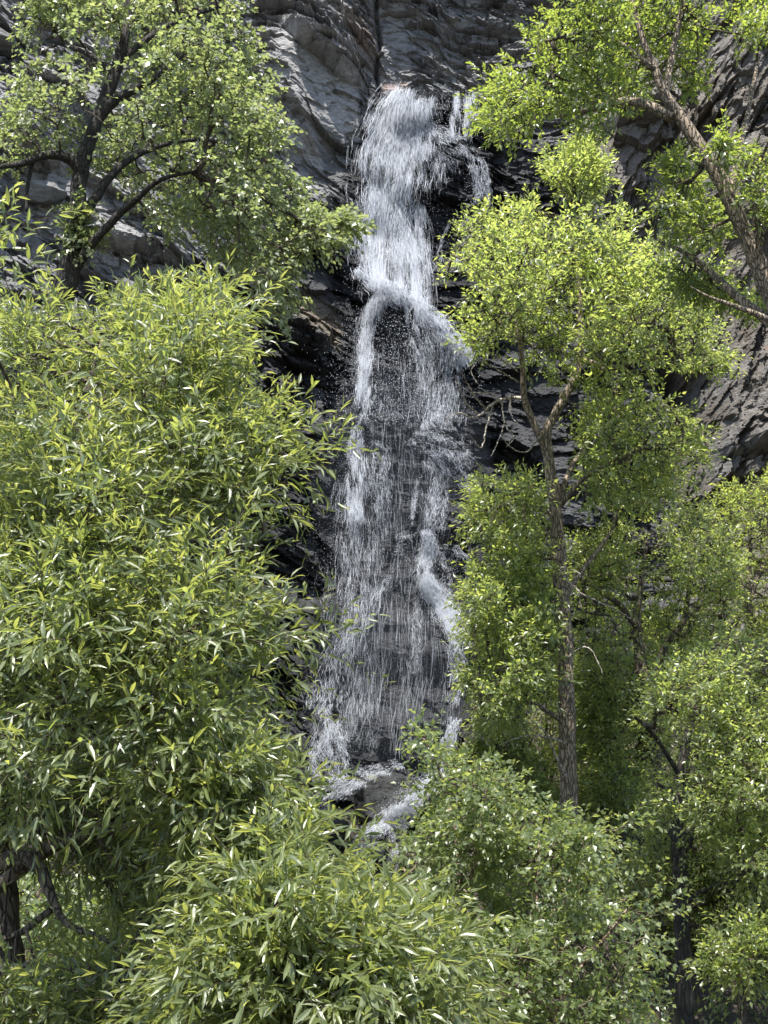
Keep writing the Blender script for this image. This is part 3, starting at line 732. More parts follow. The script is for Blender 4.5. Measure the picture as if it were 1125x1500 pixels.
def sprays(O, D, n_leaf, Ls, leaf, width, droop=0.25, spread=1.0, hang=0.25, jitter=0.35, fine=False, upness=1.0, age_tip=0.6):
    """leafy shoots: origins O, directions D. Returns leaf mesh data and the shoots' stems"""
    m = len(O); L = Ls * rng.uniform(0.6, 1.25, m)
    t = (np.arange(n_leaf) + 0.6) / n_leaf
    t = np.clip(t[None] + rng.normal(0, 0.25 / n_leaf, (m, n_leaf)), 0.02, 1.0)
    ax = norm(np.cross(D, np.array([0.13, 0.21, 1.0]) + rng.normal(0, 0.3, (m, 3)))); bx = np.cross(D, ax)
    down = np.array([0, 0, -1.0])
    P = O[:, None] + D[:, None] * (L[:, None] * t)[..., None] + down * (droop * L[:, None] * t ** 2)[..., None]
    Td = norm(D[:, None] + down * (2 * droop * t)[..., None])
    ph = (np.arange(n_leaf) * 2.4)[None] + rng.uniform(0, 6.28, (m, 1)) + rng.normal(0, 0.4, (m, n_leaf))
    rad = np.cos(ph)[..., None] * ax[:, None] + np.sin(ph)[..., None] * bx[:, None]
    tipw = t[..., None]
    l = norm(Td * (0.55 + 0.7 * tipw) + rad * spread * (1.05 - 0.45 * tipw) + down * hang + rng.normal(0, jitter * 0.5, (m, n_leaf, 3)))
    U = np.array([0, -0.15, 1.0]) * upness + rng.normal(0, jitter, (m, n_leaf, 3)) + 0.35 * Td
    s = norm(np.cross(l, U)); nn = np.cross(s, l)
    size = leaf * rng.uniform(0.62, 1.18, (m, n_leaf)) * (1.0 - 0.35 * np.clip(t - 0.75, 0, 1) * 4 * 0.6)
    W = width * size
    age = np.clip(age_tip * t ** 2 + rng.normal(0, 0.22, (m, n_leaf)) + rng.normal(0, 0.12, (m, 1)), 0, 1)
    rnd = np.clip(rng.random((m, n_leaf)) * 0.7 + rng.random((m, 1)) * 0.3, 0, 1)
    P, l, s, nn = (v.reshape(-1, 3) for v in (P, l, s, nn)); size, W, age, rnd = (v.ravel() for v in (size, W, age, rnd))
    k = len(P); P = P + l * (0.12 * size)[:, None]
    if fine:                                   # folded, curved blade
        bend = rng.uniform(0.02, 0.3, k) * size
        def pt(a, w, f):
            return P + l * (a * size)[:, None] + s * (w * W)[:, None] + nn * (f * W - bend * a * a)[:, None]
        V = np.stack([pt(0, 0, 0), pt(.28, -.42, .16), pt(.28, 0, 0), pt(.28, .42, .16), pt(.62, -.4, .14), pt(.62, 0, 0), pt(.62, .4, .14), pt(1, 0, 0)], 1)
        tri = np.array([[0, 2, 1], [0, 3, 2], [4, 5, 7], [5, 6, 7]]); qd = np.array([[1, 2, 5, 4], [2, 3, 6, 5]]); nv = 8
        b = (np.arange(k) * nv)[:, None, None]
        F = [(b + tri).reshape(-1, 3), (b + qd).reshape(-1, 4)]
    else:
        bend = rng.uniform(-0.05, 0.2, k) * size
        def pt(a, w, f):
            return P + l * (a * size)[:, None] + s * (w * W)[:, None] + nn * (f * W - bend * a * a)[:, None]
        V = np.stack([pt(0, 0, 0), pt(.4, -.5, .14), pt(1, 0, 0), pt(.4, .5, .14), pt(.45, 0, 0)], 1)
        tri = np.array([[0, 4, 1], [0, 3, 4], [1, 4, 2], [4, 3, 2]]); nv = 5
        b = (np.arange(k) * nv)[:, None, None]
        F = [(b + tri).reshape(-1, 3)]
    tt = np.linspace(0, 1, 4)
    C = O[:, None] + D[:, None] * (L[:, None] * tt)[..., None] + down * (droop * L[:, None] * tt ** 2)[..., None]
    return V.reshape(-1, 3), F, dict(rnd=np.repeat(rnd, nv), age=np.repeat(age, nv)), C

def plant(name, label, cat, base, limbs, crowns, leafmat, barkmat, leaf, width, n_leaf, Ls, droop=0.25, hang=0.25, spread=1.0, jitter=0.35,
          fine=False, group=None, twigmat=None, alpha=0.3, up=0.35, tip=0.0022, rmax=0.05, trunk_name='trunk', seed=0, age_tip=0.6, rough=0.12, upness=1.0, out=0.8, extra=None):
    """limbs: [(C, R, part name)], the first is the trunk; crowns: arrays of shoot origins"""
    grounded = []
    for k, (C, R, nm) in enumerate(limbs):
        if nm in ('trunk', 'stem') and (k == 0 or name == 'shrub'):
            gz = float(ground_z(C[0, 0], C[0, 1])) - 0.12
            h = C[0, 2] - gz
            if h > 0.08:
                m = max(2, int(h / 0.12)); f = np.linspace(1, 0, m + 1)[:-1]
                slant = (C[0] - C[3])[:2] / max(0.05, abs(C[3, 2] - C[0, 2])); slant = np.clip(slant, -0.3, 0.3)
                E = np.stack([C[0, 0] + slant[0] * h * 0.35 * f, C[0, 1] + slant[1] * h * 0.35 * f, C[0, 2] - h * f], 1)
                C = np.concatenate([E, C]); R = np.concatenate([R[0] * (1 + 0.35 * f ** 2), R])
        grounded.append((C, R, nm))
    limbs = grounded; base = limbs[0][0][0]
    root = empty(name, base, label, cat, group)
    for k, (C, R, nm) in enumerate(limbs):
        V, F = limb_mesh(C, R, 16 if k == 0 else 10, rough, seed + k)
        mk(nm, V, F, barkmat, root)
    S = np.concatenate([C[len(C) // 3 if k == 0 else 2:] for k, (C, R, nm) in enumerate(limbs)]); SR = None
    A = np.concatenate(crowns)
    par, order = grow(S, SR, A, alpha)
    (TV, TF), r = twig_mesh(S, SR, A, par, order, tip, rmax=rmax)
    ALL = np.concatenate([S, A]); D = norm(A - ALL[par])
    cen = A.mean(0)
    D = norm(out * D + 0.25 * norm(A - cen) + np.array([0, 0, up]) + rng.normal(0, 0.28, A.shape))
    V, F, at_, C = sprays(A, D, n_leaf, Ls, leaf, width, droop, spread, hang, jitter, fine, upness, age_tip)
    sv, sf = tubes(C, np.linspace(1.0, 0.5, 4)[None] * np.full((len(C), 1), tip * 0.9), 3)
    V2, F2 = join([(TV, TF), (sv, sf)])
    mk('twigs', V2, F2, twigmat or M_TWIG, root)
    mk('crown', V, F, leafmat, root, at_, False)
    if extra: extra(root)
    return root

# --- big cottonwood on the left, behind
Y0 = 17.0
tk = limb([(60, 560, 24), (85, 470, 20), (98, 415, 18), (114, 330, 15), (119, 255, 12), (131, 212, 11.5), (150, 160, 11), (172, 98, 9.5), (186, 40, 7), (192, -40, 4)], Y0)
LB = [(*tk, 'trunk'),
      (*limb([(121, 256, 9), (101, 233, 8), (70, 226, 6.5), (30, 240, 5), (-15, 246, 3)], Y0, -0.8), 'limb'),
      (*limb([(147, 175, 8), (165, 150, 8), (200, 128, 6), (228, 112, 4), (270, 80, 2.5)], Y0, -0.4), 'limb'),
      (*limb([(114, 330, 8), (132, 300, 8), (152, 270, 7), (182, 240, 5.5), (235, 214, 4), (300, 205, 2.5), (370, 225, 1.5)], Y0, 0.6), 'limb'),
      (*limb([(94, 425, 9), (128, 368, 7.5), (165, 325, 6), (200, 292, 5), (236, 264, 3.5), (290, 250, 2)], Y0, -1.0), 'limb'),
      (*limb([(48, 235, 4), (40, 275, 3), (38, 310, 1.8)], Y0 - 0.4), 'limb'),
      (*limb([(168, 105, 6), (120, 75, 4), (70, 60, 2.5)], Y0, 0.8), 'limb'),
      (*limb([(175, 90, 6), (240, 40, 4), (320, 10, 2.5)], Y0, 0.6), 'limb')]
cB = [crown_pts([(45, -90), (40, 90), (0, 170), (-40, 190), (-60, 250), (40, 255), (90, 235), (150, 265), (200, 325), (300, 350), (345, 420), (405, 470), (440, 440), (432, 400), (490, 345), (522, 325), (470, 290), (425, 262), (408, 170), (412, 100), (380, 60), (352, -20), (340, -90)],
                Y0, 2.2, 3300, 70, 1.3, 0.43, 11, clear=LB, cw=13, cp=0.95, shrink=-4, rag=34),
      crown_pts([(95, 300), (125, 260), (150, 300), (140, 350), (110, 400), (90, 380)], Y0, 0.6, 130, 30, 1, 0.2, 12),
      crown_pts([(430, 300), (522, 318), (525, 335), (490, 350), (430, 350)], Y0, 0.5, 170, 30, 1, 0.2, 13, shrink=0)]
plant('cottonwood_tree', 'leaning cottonwood with dark forked trunk and pale grey green crown, upper left', 'tree', at(60, 560, Y0), LB, cB, M_COTTON, M_BARK_DARK,
      0.083, 0.86, 9, 0.34, 0.3, 0.3, 1.0, 0.5, group='trees around the falls', tip=0.003, rmax=0.045, seed=1, age_tip=0.35)

# --- narrow-leaved tree right of the fall
Y0 = 15.0
tk = limb([(838, 1260, 15), (833, 1190, 12.5), (832, 1100, 12), (828, 980, 11.5), (821, 850, 11), (815, 760, 10.5), (806, 690, 9), (800, 640, 8), (816, 603, 7), (833, 572, 6.5), (848, 530, 5.6), (850, 478, 4.5), (847, 415, 3.2), (840, 340, 1.8)], Y0)
dead = [[(770, 585, 5), (745, 583, 4.4), (722, 592, 3.6), (705, 607, 2.6), (690, 612, 2), (672, 605, 1.6), (652, 613, 1.0)],
        [(712, 600, 2.5), (695, 580, 2), (684, 560, 1.6), (676, 545, 1.0)], [(700, 607, 2), (682, 590, 1.5), (672, 565, 1.0), (668, 550, 0.8)],
        [(735, 590, 2.5), (715, 575, 1.8), (690, 575, 1.3), (668, 560, 0.9)], [(722, 595, 2.5), (712, 625, 2), (705, 655, 1.6), (690, 640, 1)],
        [(735, 590, 2.2), (738, 622, 1.6), (728, 650, 1.3), (720, 668, 0.9)], [(738, 622, 1.5), (752, 640, 1.1), (742, 655, 0.8)],
        [(760, 560, 2.4), (725, 540, 1.8), (700, 528, 1.4), (668, 515, 0.9)], [(758, 545, 2.2), (728, 522, 1.6), (690, 502, 1.2), (660, 505, 0.8)],
        [(790, 640, 3), (770, 662, 2), (748, 655, 1.5), (735, 640, 0.9)], [(700, 528, 1.3), (690, 545, 1.0), (700, 562, 0.8)], [(748, 583, 2.0), (748, 606, 1.5), (762, 625, 1.0)],
        [(826, 845, 3), (850, 868, 2.4), (885, 885, 1.8), (925, 905, 1.0)], [(828, 872, 2.4), (842, 850, 2), (838, 835, 1.6), (852, 842, 1)],
        [(826, 935, 2.4), (800, 928, 1.8), (775, 934, 1.2), (755, 928, 0.8)], [(829, 965, 2.4), (855, 948, 1.8), (870, 958, 1.2), (884, 990, 0.8)],
        [(832, 1090, 2.6), (800, 1080, 2), (770, 1078, 1.4), (735, 1090, 0.8)], [(832, 1140, 3), (812, 1105, 2.6), (800, 1075, 2), (778, 1055, 1.2)]]
def add_dead(root):
    for k, d in enumerate(dead):
        C, R = limb([(a, b, c * 0.62) for a, b, c in d], Y0 - 0.1, -0.3 - 0.25 * (k % 3), 0.03)
        C = C + rng.normal(0, 0.004, C.shape)
        V, F = limb_mesh(C, R, 6, 0.1, k); o = mk('dead_branch', V, F, M_DEADWOOD, root)
        o['label'] = 'bare grey dead branch without leaves'
LD = [(*tk, 'trunk'),
      (*limb([(803, 655, 6.5), (789, 632, 6), (770, 585, 5), (765, 534, 4), (757, 478, 3), (750, 430, 2)], Y0, -0.5), 'limb'),
      (*limb([(850, 524, 5), (870, 532, 4.5), (890, 541, 4), (930, 530, 3), (968, 526, 2), (1010, 515, 1.2)], Y0, -0.8), 'limb'),
      (*limb([(818, 745, 5), (830, 700, 4), (848, 668, 3.4), (880, 630, 2.4), (930, 595, 1.8)], Y0, 0.7), 'limb'),
      (*limb([(822, 740, 4), (850, 705, 3.5), (890, 680, 2.4), (945, 655, 1.5)], Y0, -0.7), 'limb'),
      (*limb([(824, 880, 5), (850, 840, 3.5), (880, 800, 2.5), (900, 770, 1.5)], Y0, 0.5), 'limb'),
      (*limb([(815, 760, 4), (780, 740, 3), (740, 735, 2), (705, 750, 1.2)], Y0, -0.3), 'limb'),
      (*limb([(826, 930, 4), (790, 900, 3), (740, 880, 2), (700, 880, 1.2)], Y0, 0.4), 'limb'),
      (*limb([(831, 1060, 4), (780, 1030, 3), (730, 1020, 2), (690, 1040, 1.2)], Y0, -0.4), 'limb'),
      (*limb([(849, 480, 4), (900, 440, 3), (960, 420, 2), (1020, 430, 1.2)], Y0, 0.6), 'limb'),
      (*limb([(757, 480, 3), (720, 430, 2.4), (690, 390, 1.6), (660, 372, 1)], Y0, -0.5), 'limb')]
cD = [crown_pts([(640, 362), (690, 330), (722, 292), (770, 290), (828, 308), (850, 292), (915, 300), (935, 340), (960, 350), (1000, 370), (1050, 400), (1062, 440), (1050, 480), (1066, 540), (1030, 560), (1018, 538), (960, 552), (900, 565), (872, 600), (850, 560), (815, 560), (740, 520), (690, 515), (680, 490), (650, 460), (662, 420)],
                Y0, 1.9, 1950, 60, 1.5, 0.42, 21, clear=LD[:2], cp=0.6, cw=8, rag=42, shrink=-8),
      crown_pts([(792, 300), (800, 225), (835, 200), (870, 215), (886, 245), (880, 300)], Y0 + 0.5, 0.6, 300, 30, 1.2, 0.34, 22, shrink=0),
      crown_pts([(700, 700), (688, 780), (684, 850), (688, 930), (682, 1010), (700, 1060), (760, 1060), (815, 1000), (812, 800), (800, 720), (770, 700), (730, 715)], Y0 + 0.3, 1.3, 1800, 38, 1.6, 0.35, 23, clear=LD[:1], cw=8, rag=42, shrink=-10),
      crown_pts([(850, 600), (910, 560), (970, 570), (1025, 640), (1028, 690), (980, 740), (900, 760), (850, 720)], Y0 + 0.6, 1.6, 760, 40, 1.9, 0.46, 24, clear=LD[:1], cw=6, rag=42, shrink=-18)]
plant('narrowleaf_tree', 'narrowleaf tree with tall pale plated trunk and dead left branches, right of the fall', 'tree', at(838, 1260, Y0), LD, cD, M_NARROW, M_BARK_PALE,
      0.084, 0.42, 10, 0.32, 0.15, 0.12, 0.95, 0.45, group='trees around the falls', tip=0.0025, rmax=0.03, seed=2, extra=add_dead, rough=0.14)

# --- leaning tree top right
Y0 = 10.5
tk = limb([(1190, 560, 18), (1140, 455, 16), (1112, 385, 14.5), (1062, 275, 12), (1012, 195, 10.5), (975, 143, 8), (955, 92, 6), (932, 25, 4.5), (910, -60, 3.5)], Y0)
LC = [(*tk, 'trunk'),
      (*limb([(985, 172, 9), (950, 155, 8), (915, 148, 6.5), (870, 158, 5), (830, 168, 4), (775, 172, 2)], Y0, 0.6), 'limb'),
      (*limb([(1165, 510, 10), (1125, 470, 8.5), (1085, 440, 7), (1045, 402, 5.5), (1005, 372, 4), (960, 350, 2)], Y0, 0.9), 'limb'),
      (*limb([(1150, 480, 6), (1110, 462, 4.6), (1065, 445, 3.2), (1036, 434, 1.8), (1012, 420, 0.8)], Y0 - 0.25, -0.1), 'limb'),
      (*limb([(960, 105, 6), (900, 60, 4.5), (850, 50, 3), (800, 60, 1.8)], Y0, -0.6), 'limb'),
      (*limb([(1070, 290, 6), (1080, 230, 5), (1095, 170, 4), (1110, 90, 2.5)], Y0, 0.8), 'limb'),
      (*limb([(1120, 400, 5), (1105, 320, 4), (1110, 250, 3), (1130, 200, 2)], Y0, -0.7), 'limb'),
      (*limb([(975, 143, 6), (985, 80, 5), (1000, 10, 4), (1010, -50, 3)], Y0, 0.4), 'limb')]
cC = [crown_pts([(800, -80), (785, 40), (768, 92), (700, 98), (706, 160), (716, 212), (772, 203), (806, 165), (862, 185), (930, 178), (960, 140), (965, 60), (1000, -80)], Y0, 1.3, 1250, 60, 1.8, 0.43, 31, clear=LC[:2], cw=8, cp=0.7, rag=40, shrink=-4),
      crown_pts([(930, -80), (940, 60), (980, 120), (1020, 150), (1045, 60), (1050, -80)], Y0 + 0.6, 0.9, 330, 50, 1.5, 0.42, 32, clear=LC[:1], cw=8, cp=0.7),
      crown_pts([(1020, -60), (1060, 60), (1075, 100), (1140, 90), (1160, -60)], Y0 + 0.5, 0.9, 150, 50, 1.5, 0.48, 33),
      crown_pts([(958, 265), (985, 222), (1020, 262), (1042, 300), (1075, 330), (1050, 360), (990, 350), (945, 330)], Y0 + 0.6, 0.7, 330, 40, 1.8, 0.42, 34, clear=LC[:1], cw=8, rag=40, shrink=-6),
      crown_pts([(1070, 230), (1100, 200), (1170, 210), (1180, 420), (1125, 390), (1090, 320)], Y0 - 0.1, 0.9, 260, 45, 1.5, 0.42, 35, clear=LC[:1]),
      crown_pts([(1040, 180), (1060, 150), (1075, 190), (1062, 250), (1045, 235)], Y0 - 0.4, 0.4, 50, 30, 1.5, 0.3, 36, clear=LC[:1]),
      crown_pts([(950, 365), (1010, 350), (1060, 390), (1110, 430), (1150, 480), (1080, 470), (1010, 440), (960, 410)], Y0 + 0.9, 0.7, 260, 40, 1.5, 0.42, 37, clear=LC[2:4])]
plant('leaning_tree', 'tree with thick trunk leaning in from the right edge over the cliff', 'tree', at(1190, 560, Y0), LC, cC, M_LEAN, M_BARK_PALE,
      0.060, 0.47, 10, 0.22, 0.15, 0.15, 1.0, 0.45, group='trees around the falls', tip=0.002, rmax=0.025, seed=3, rough=0.1)

# --- forked young tree and the trees around it, lower right
Y0 = 17.5
tk = limb([(972, 1180, 11), (955, 1080, 10), (944, 1010, 9.5), (938, 960, 8.5), (932, 910, 6.5), (940, 850, 4), (948, 790, 2.5)], Y0)
LF = [(*tk, 'trunk'),
      (*limb([(950, 1015, 7), (962, 975, 6), (980, 940, 5), (1003, 908, 4), (1010, 860, 3), (1024, 825, 2), (1040, 780, 1.2)], Y0, -0.3), 'limb'),
      (*limb([(938, 930, 4), (910, 890, 4), (880, 868, 3), (850, 850, 2)], Y0, -0.8), 'limb'),
      (*limb([(1003, 908, 3), (1040, 880, 2.5), (1090, 860, 1.5)], Y0, 0.5), 'limb')]
cF = [crown_pts([(840, 800), (900, 775), (960, 770), (1010, 750), (1050, 760), (1080, 830), (1070, 960), (1040, 1020), (960, 1010), (880, 1010), (845, 930)], Y0, 2.1, 2100, 40, 1.9, 0.43, 41, clear=LF[:2], cw=6, cp=0.8, rag=42, shrink=-15),
      crown_pts([(840, 980), (920, 980), (980, 1040), (960, 1130), (880, 1160), (840, 1120)], Y0 + 0.6, 1.3, 1500, 40, 1.5, 0.33, 42, shrink=-10, rag=34)]
plant('forked_tree', 'young tree with dark forked trunk behind the plated trunk, right side', 'tree', at(972, 1180, Y0), LF, cF, M_NARROW, M_BARK_GREY,
      0.075, 0.48, 9, 0.32, 0.18, 0.18, 1.0, 0.5, group='trees around the falls', tip=0.0024, rmax=0.03, seed=4)
Y0 = 21.0
tk = limb([(1110, 1150, 10), (1105, 1000, 8), (1095, 880, 6), (1100, 780, 3), (1105, 720, 1.5)], Y0)
plant('pale_tree', 'pale yellow green tree below the brown cliff at the right edge', 'tree', at(1110, 1150, Y0),
      [(*tk, 'trunk'), (*limb([(1098, 900, 4), (1070, 830, 3), (1050, 780, 1.5)], Y0, -0.6), 'limb'), (*limb([(1097, 880, 4), (1130, 800, 3), (1150, 740, 1.5)], Y0, 0.5), 'limb')],
      [crown_pts([(1035, 745), (1060, 715), (1100, 690), (1160, 670), (1200, 700), (1200, 960), (1080, 960), (1050, 860)], Y0, 1.5, 1200, 50, 1.0, 0.40, 51)], M_BRIGHT, M_BARK_GREY,
      0.085, 0.42, 10, 0.36, 0.2, 0.15, 1.0, 0.45, group='trees around the falls', tip=0.003, rmax=0.03, seed=5)
Y0 = 12.5
tk = limb([(1003, 1540, 14), (1000, 1480, 12.5), (998, 1400, 11.5), (995, 1300, 10.5), (992, 1200, 10), (1000, 1120, 8), (1012, 1060, 5), (1030, 990, 3)], Y0)
plant('shady_tree', 'tree with straight dark lower trunk in the shade, bottom right', 'tree', at(1003, 1540, Y0),
      [(*tk, 'trunk'), (*limb([(994, 1260, 5), (1020, 1220, 4.5), (1035, 1195, 4), (1060, 1150, 2)], Y0, -0.5), 'limb'),
       (*limb([(994, 1230, 5), (1050, 1170, 4), (1100, 1120, 2.5)], Y0, 0.6), 'limb'), (*limb([(998, 1140, 4), (960, 1080, 3), (930, 1050, 2)], Y0, -0.4), 'limb'),
       (*limb([(996, 1330, 4), (1040, 1300, 3), (1090, 1290, 1.8)], Y0, -0.7), 'limb')],
      [crown_pts([(950, 1010), (1000, 960), (1060, 940), (1180, 930), (1200, 1330), (1120, 1340), (1060, 1260), (1010, 1210), (965, 1180), (940, 1090)], Y0, 1.8, 3200, 40, 1.6, 0.34, 61, shrink=-10, rag=40),
       crown_pts([(940, 1180), (1060, 1230), (1180, 1300), (1200, 1440), (1090, 1420), (1020, 1390), (950, 1300)], Y0 + 0.6, 1.2, 1200, 40, 1.6, 0.35, 62)], M_NARROW, M_BARK_DARK,
      0.06, 0.48, 9, 0.27, 0.18, 0.2, 1.0, 0.5, group='trees around the falls', tip=0.0022, rmax=0.025, seed=6)

# --- birch saplings, lower right foreground
C, R = limb([(897, 1376, 5), (920, 1366, 6.2), (955, 1356, 6.6), (1000, 1346, 6.2), (1050, 1338, 5)], 13.6, 0.6)
V, F = limb_mesh(C, R, 14, 0.08, 4)
tag(mk('fallen_log', V, F, M_WHITELOG, None, None, True, C[0]), 'white fallen log lying among the leaves at lower right', 'log')
LOG = [(C[:len(C) * 3 // 4], R, 'log')]
def birch(stems, polys, Y0, n, label, seed):
    LM = [(*limb(s, Y0, dy), 'stem') for s, dy in stems]
    cr = [crown_pts(p, Y0, 0.9, int(k * 1.15), 40, 2.2, 0.40, seed * 10 + i, rag=38, shrink=-2, clear=LOG + LM[:1], cw=9, cp=0.8) for i, (p, k) in enumerate(zip(polys, n))]
    return plant('birch_sapling', label, 'sapling', LM[0][0][0], LM, cr, M_BIRCH, M_BIRCHBARK, 0.052, 0.72, 8, 0.27, 0.25, 0.25, 1.0, 0.6,
                 group='birch saplings in front', tip=0.0018, rmax=0.012, seed=seed, twigmat=M_TWIG, rough=0.06)
birch([([(700, 1500, 6.5), (693, 1420, 6), (684, 1360, 5.5), (677, 1290, 4.5), (668, 1230, 3.5), (655, 1170, 2.5), (636, 1110, 1.6), (608, 1062, 1)], 0.3),
       ([(690, 1410, 3), (680, 1350, 3), (690, 1290, 2.5), (702, 1220, 2), (712, 1150, 1.2)], -0.3)],
      [[(618, 1075), (640, 1090), (665, 1120), (720, 1105), (760, 1160), (755, 1260), (700, 1330), (630, 1330), (598, 1285), (615, 1210), (632, 1140)], [(600, 1058), (612, 1056), (650, 1095), (650, 1120), (625, 1100)]],
      9.6, (520, 26), 'tallest birch sapling with pinkish pale stem, its tip against the waterfall', 71)
birch([([(665, 1500, 4), (652, 1410, 4), (636, 1350, 3.2), (612, 1310, 2.4), (590, 1270, 1.2)], -0.2)],
      [[(560, 1275), (610, 1230), (650, 1290), (670, 1370), (640, 1420), (600, 1380), (565, 1330)]], 9.0, (260,), 'small birch sapling with dark stem next to the willow tips', 72)
birch([([(735, 1520, 4.5), (745, 1440, 4), (772, 1395, 3.5), (785, 1360, 2.8), (786, 1290, 2), (790, 1230, 1.2)], -0.2), ([(770, 1398, 2.5), (805, 1345, 2), (830, 1300, 1.4), (850, 1250, 0.9)], 0.3)],
      [[(735, 1190), (800, 1180), (855, 1205), (905, 1200), (935, 1170), (930, 1215), (890, 1250), (880, 1330), (830, 1380), (750, 1370), (720, 1290)]], 9.3, (560,), 'spreading birch sapling with slanting red brown stem, middle of the group', 73)
birch([([(810, 1540, 5), (822, 1470, 4), (850, 1420, 3), (890, 1370, 2), (920, 1330, 1.2)], -0.4), ([(818, 1490, 3), (770, 1450, 2.2), (730, 1430, 1.4)], -0.3)],
      [[(690, 1400), (740, 1370), (830, 1370), (880, 1330), (940, 1290), (1010, 1330), (975, 1380), (930, 1420), (965, 1470), (950, 1540), (680, 1540), (650, 1470)]], 8.6, (760,), 'low broad birch sapling along the bottom edge', 74)

# --- shrubs on the bank and behind the saplings
def shrub(px, py, Y0, w, h, n, label, mat, leaf, seed, width=0.5):
    poly = [(px - w, py), (px - 0.8 * w, py - 0.6 * h), (px - 0.2 * w, py - h), (px + 0.4 * w, py - 0.95 * h), (px + 0.9 * w, py - 0.5 * h), (px + w, py), (px, py + 0.1 * h)]
    st = [(*limb([(px + d * 0.1, py + 12, 3), (px + d * 0.4, py - 0.35 * h, 2), (px + d, py - 0.8 * h, 1)], Y0, 0.2), 'stem') for d in (0, -0.6 * w, 0.6 * w)]
    return plant('shrub', label, 'shrub', st[0][0][0], st, [crown_pts(poly, Y0, 0.7, n, 35, 1.5, 0.34, seed)], mat, M_BARK_GREY, leaf, width, 8, 0.26, 0.2, 0.2, 1.0, 0.5,
                 group='shrubs on the banks', tip=0.0022, rmax=0.012, seed=seed)
shrub(832, 1235, 14.0, 42, 40, 220, 'small sunlit yellow green shrub at the foot of the plated trunk', M_BRIGHT, 0.06, 81)
shrub(730, 1200, 16.5, 85, 150, 900, 'dark leafy shrub left of the plated trunk, behind the tallest sapling', M_NARROW, 0.08, 82)
shrub(890, 1200, 17.0, 60, 110, 420, 'leafy shrub between plated trunk and shady trunk', M_NARROW, 0.08, 83)
shrub(548, 1345, 15.0, 40, 34, 150, 'little shrub at the water edge below the split boulder', M_BIRCH, 0.06, 84)
shrub(1085, 1440, 10.5, 60, 90, 300, 'sparse shrub in the bottom right corner', M_NARROW, 0.06, 85)
shrub(905, 1345, 13.5, 75, 95, 380, 'green shrub behind the white fallen log', M_BIRCH, 0.065, 86)
shrub(1060, 1330, 14.5, 110, 150, 800, 'broad leafy shrub behind the straight dark trunk, lower right', M_NARROW, 0.075, 91)
shrub(800, 1130, 19.5, 120, 170, 800, 'pale leafy shrub at the cliff foot behind the plated trunk', M_BRIGHT, 0.085, 92, 0.45)
shrub(250, 470, 18.5, 110, 60, 300, 'thin shrub on the ledge above the willow', M_COTTON, 0.07, 87, 0.6)

shrub(40, 1400, 9.5, 90, 120, 420, 'dark shrub under the willow branch, far left', M_BIRCH, 0.07, 88)
shrub(190, 1390, 10.5, 110, 150, 560, 'dark shrub under the willow, right of the bare branch', M_BIRCH, 0.07, 89)
# --- white fallen log and bare fallen branches
for k, (pts, lab) in enumerate([([(1040, 1280, 2), (1065, 1300, 2), (1090, 1320, 1.6), (1125, 1338, 1)], 'thin bare fallen branch sloping down right under the shady crown'),
                                ([(1010, 1425, 3), (1045, 1456, 3.4), (1090, 1440, 2.6), (1140, 1405, 2)], 'curved grey fallen branch near the bottom right corner'),
                                ([(1000, 1400, 1.6), (1060, 1412, 2), (1130, 1432, 1.6)], 'thin straight fallen branch above the curved grey one')]):
    C, R = limb(pts, 13.2 + 0.2 * k, 0.4, 0.04); V, F = limb_mesh(C, R, 8, 0.1, k)
    tag(mk('fallen_branch', V, F, M_DEADWOOD, None, None, True, C[0]), lab, 'branch', 'fallen branches under the trees')

# --- the willow in front
Y0 = 5.8
tk = limb([(-30, 1620, 42), (0, 1500, 36), (8, 1430, 32), (-5, 1330, 26), (-10, 1200, 22), (10, 1050, 18), (40, 900, 14), (70, 760, 10), (110, 620, 6), (150, 500, 3)], Y0 + 0.5)
LW = [(*tk, 'trunk'),
      (*limb([(-8, 1270, 13), (30, 1252, 11), (58, 1270, 10), (72, 1305, 8), (84, 1332, 5.5), (96, 1352, 4.5), (126, 1367, 4), (150, 1373, 3), (180, 1400, 1.5)], Y0 + 0.1, -0.3), 'branch'),
      (*limb([(76, 1332, 5), (58, 1346, 4.6), (38, 1362, 4.4), (10, 1374, 3.8), (-20, 1376, 3)], Y0, -0.2), 'branch'),
      (*limb([(26, 1368, 3.4), (24, 1395, 2.6), (20, 1428, 1.6)], Y0 - 0.08), 'branch'),
      (*limb([(38, 1362, 2.4), (46, 1385, 2), (48, 1402, 1.6), (70, 1420, 1)], Y0 - 0.1), 'branch'),
      (*limb([(0, 1150, 10), (80, 1080, 8), (180, 1040, 6), (300, 1060, 4), (400, 1100, 2.5)], Y0 + 0.2, -0.5), 'branch'),
      (*limb([(30, 940, 9), (130, 850, 7), (240, 800, 5), (350, 800, 3), (420, 830, 2)], Y0 + 0.2, 0.2), 'branch'),
      (*limb([(70, 760, 7), (160, 690, 5), (270, 650, 4), (370, 650, 2.5), (430, 670, 1.5)], Y0 + 0.2, 0.3), 'branch'),
      (*limb([(100, 650, 5), (180, 560, 4), (260, 490, 3), (320, 450, 1.5)], Y0 + 0.2, 0.1), 'branch'),
      (*limb([(-5, 1300, 12), (100, 1230, 9), (250, 1210, 6), (400, 1260, 4), (520, 1340, 2.5)], Y0 + 0.3, -0.8), 'branch'),
      (*limb([(0, 1420, 11), (120, 1420, 8), (280, 1400, 6), (450, 1420, 4), (600, 1460, 2)], Y0 + 0.3, -1.0), 'branch')]
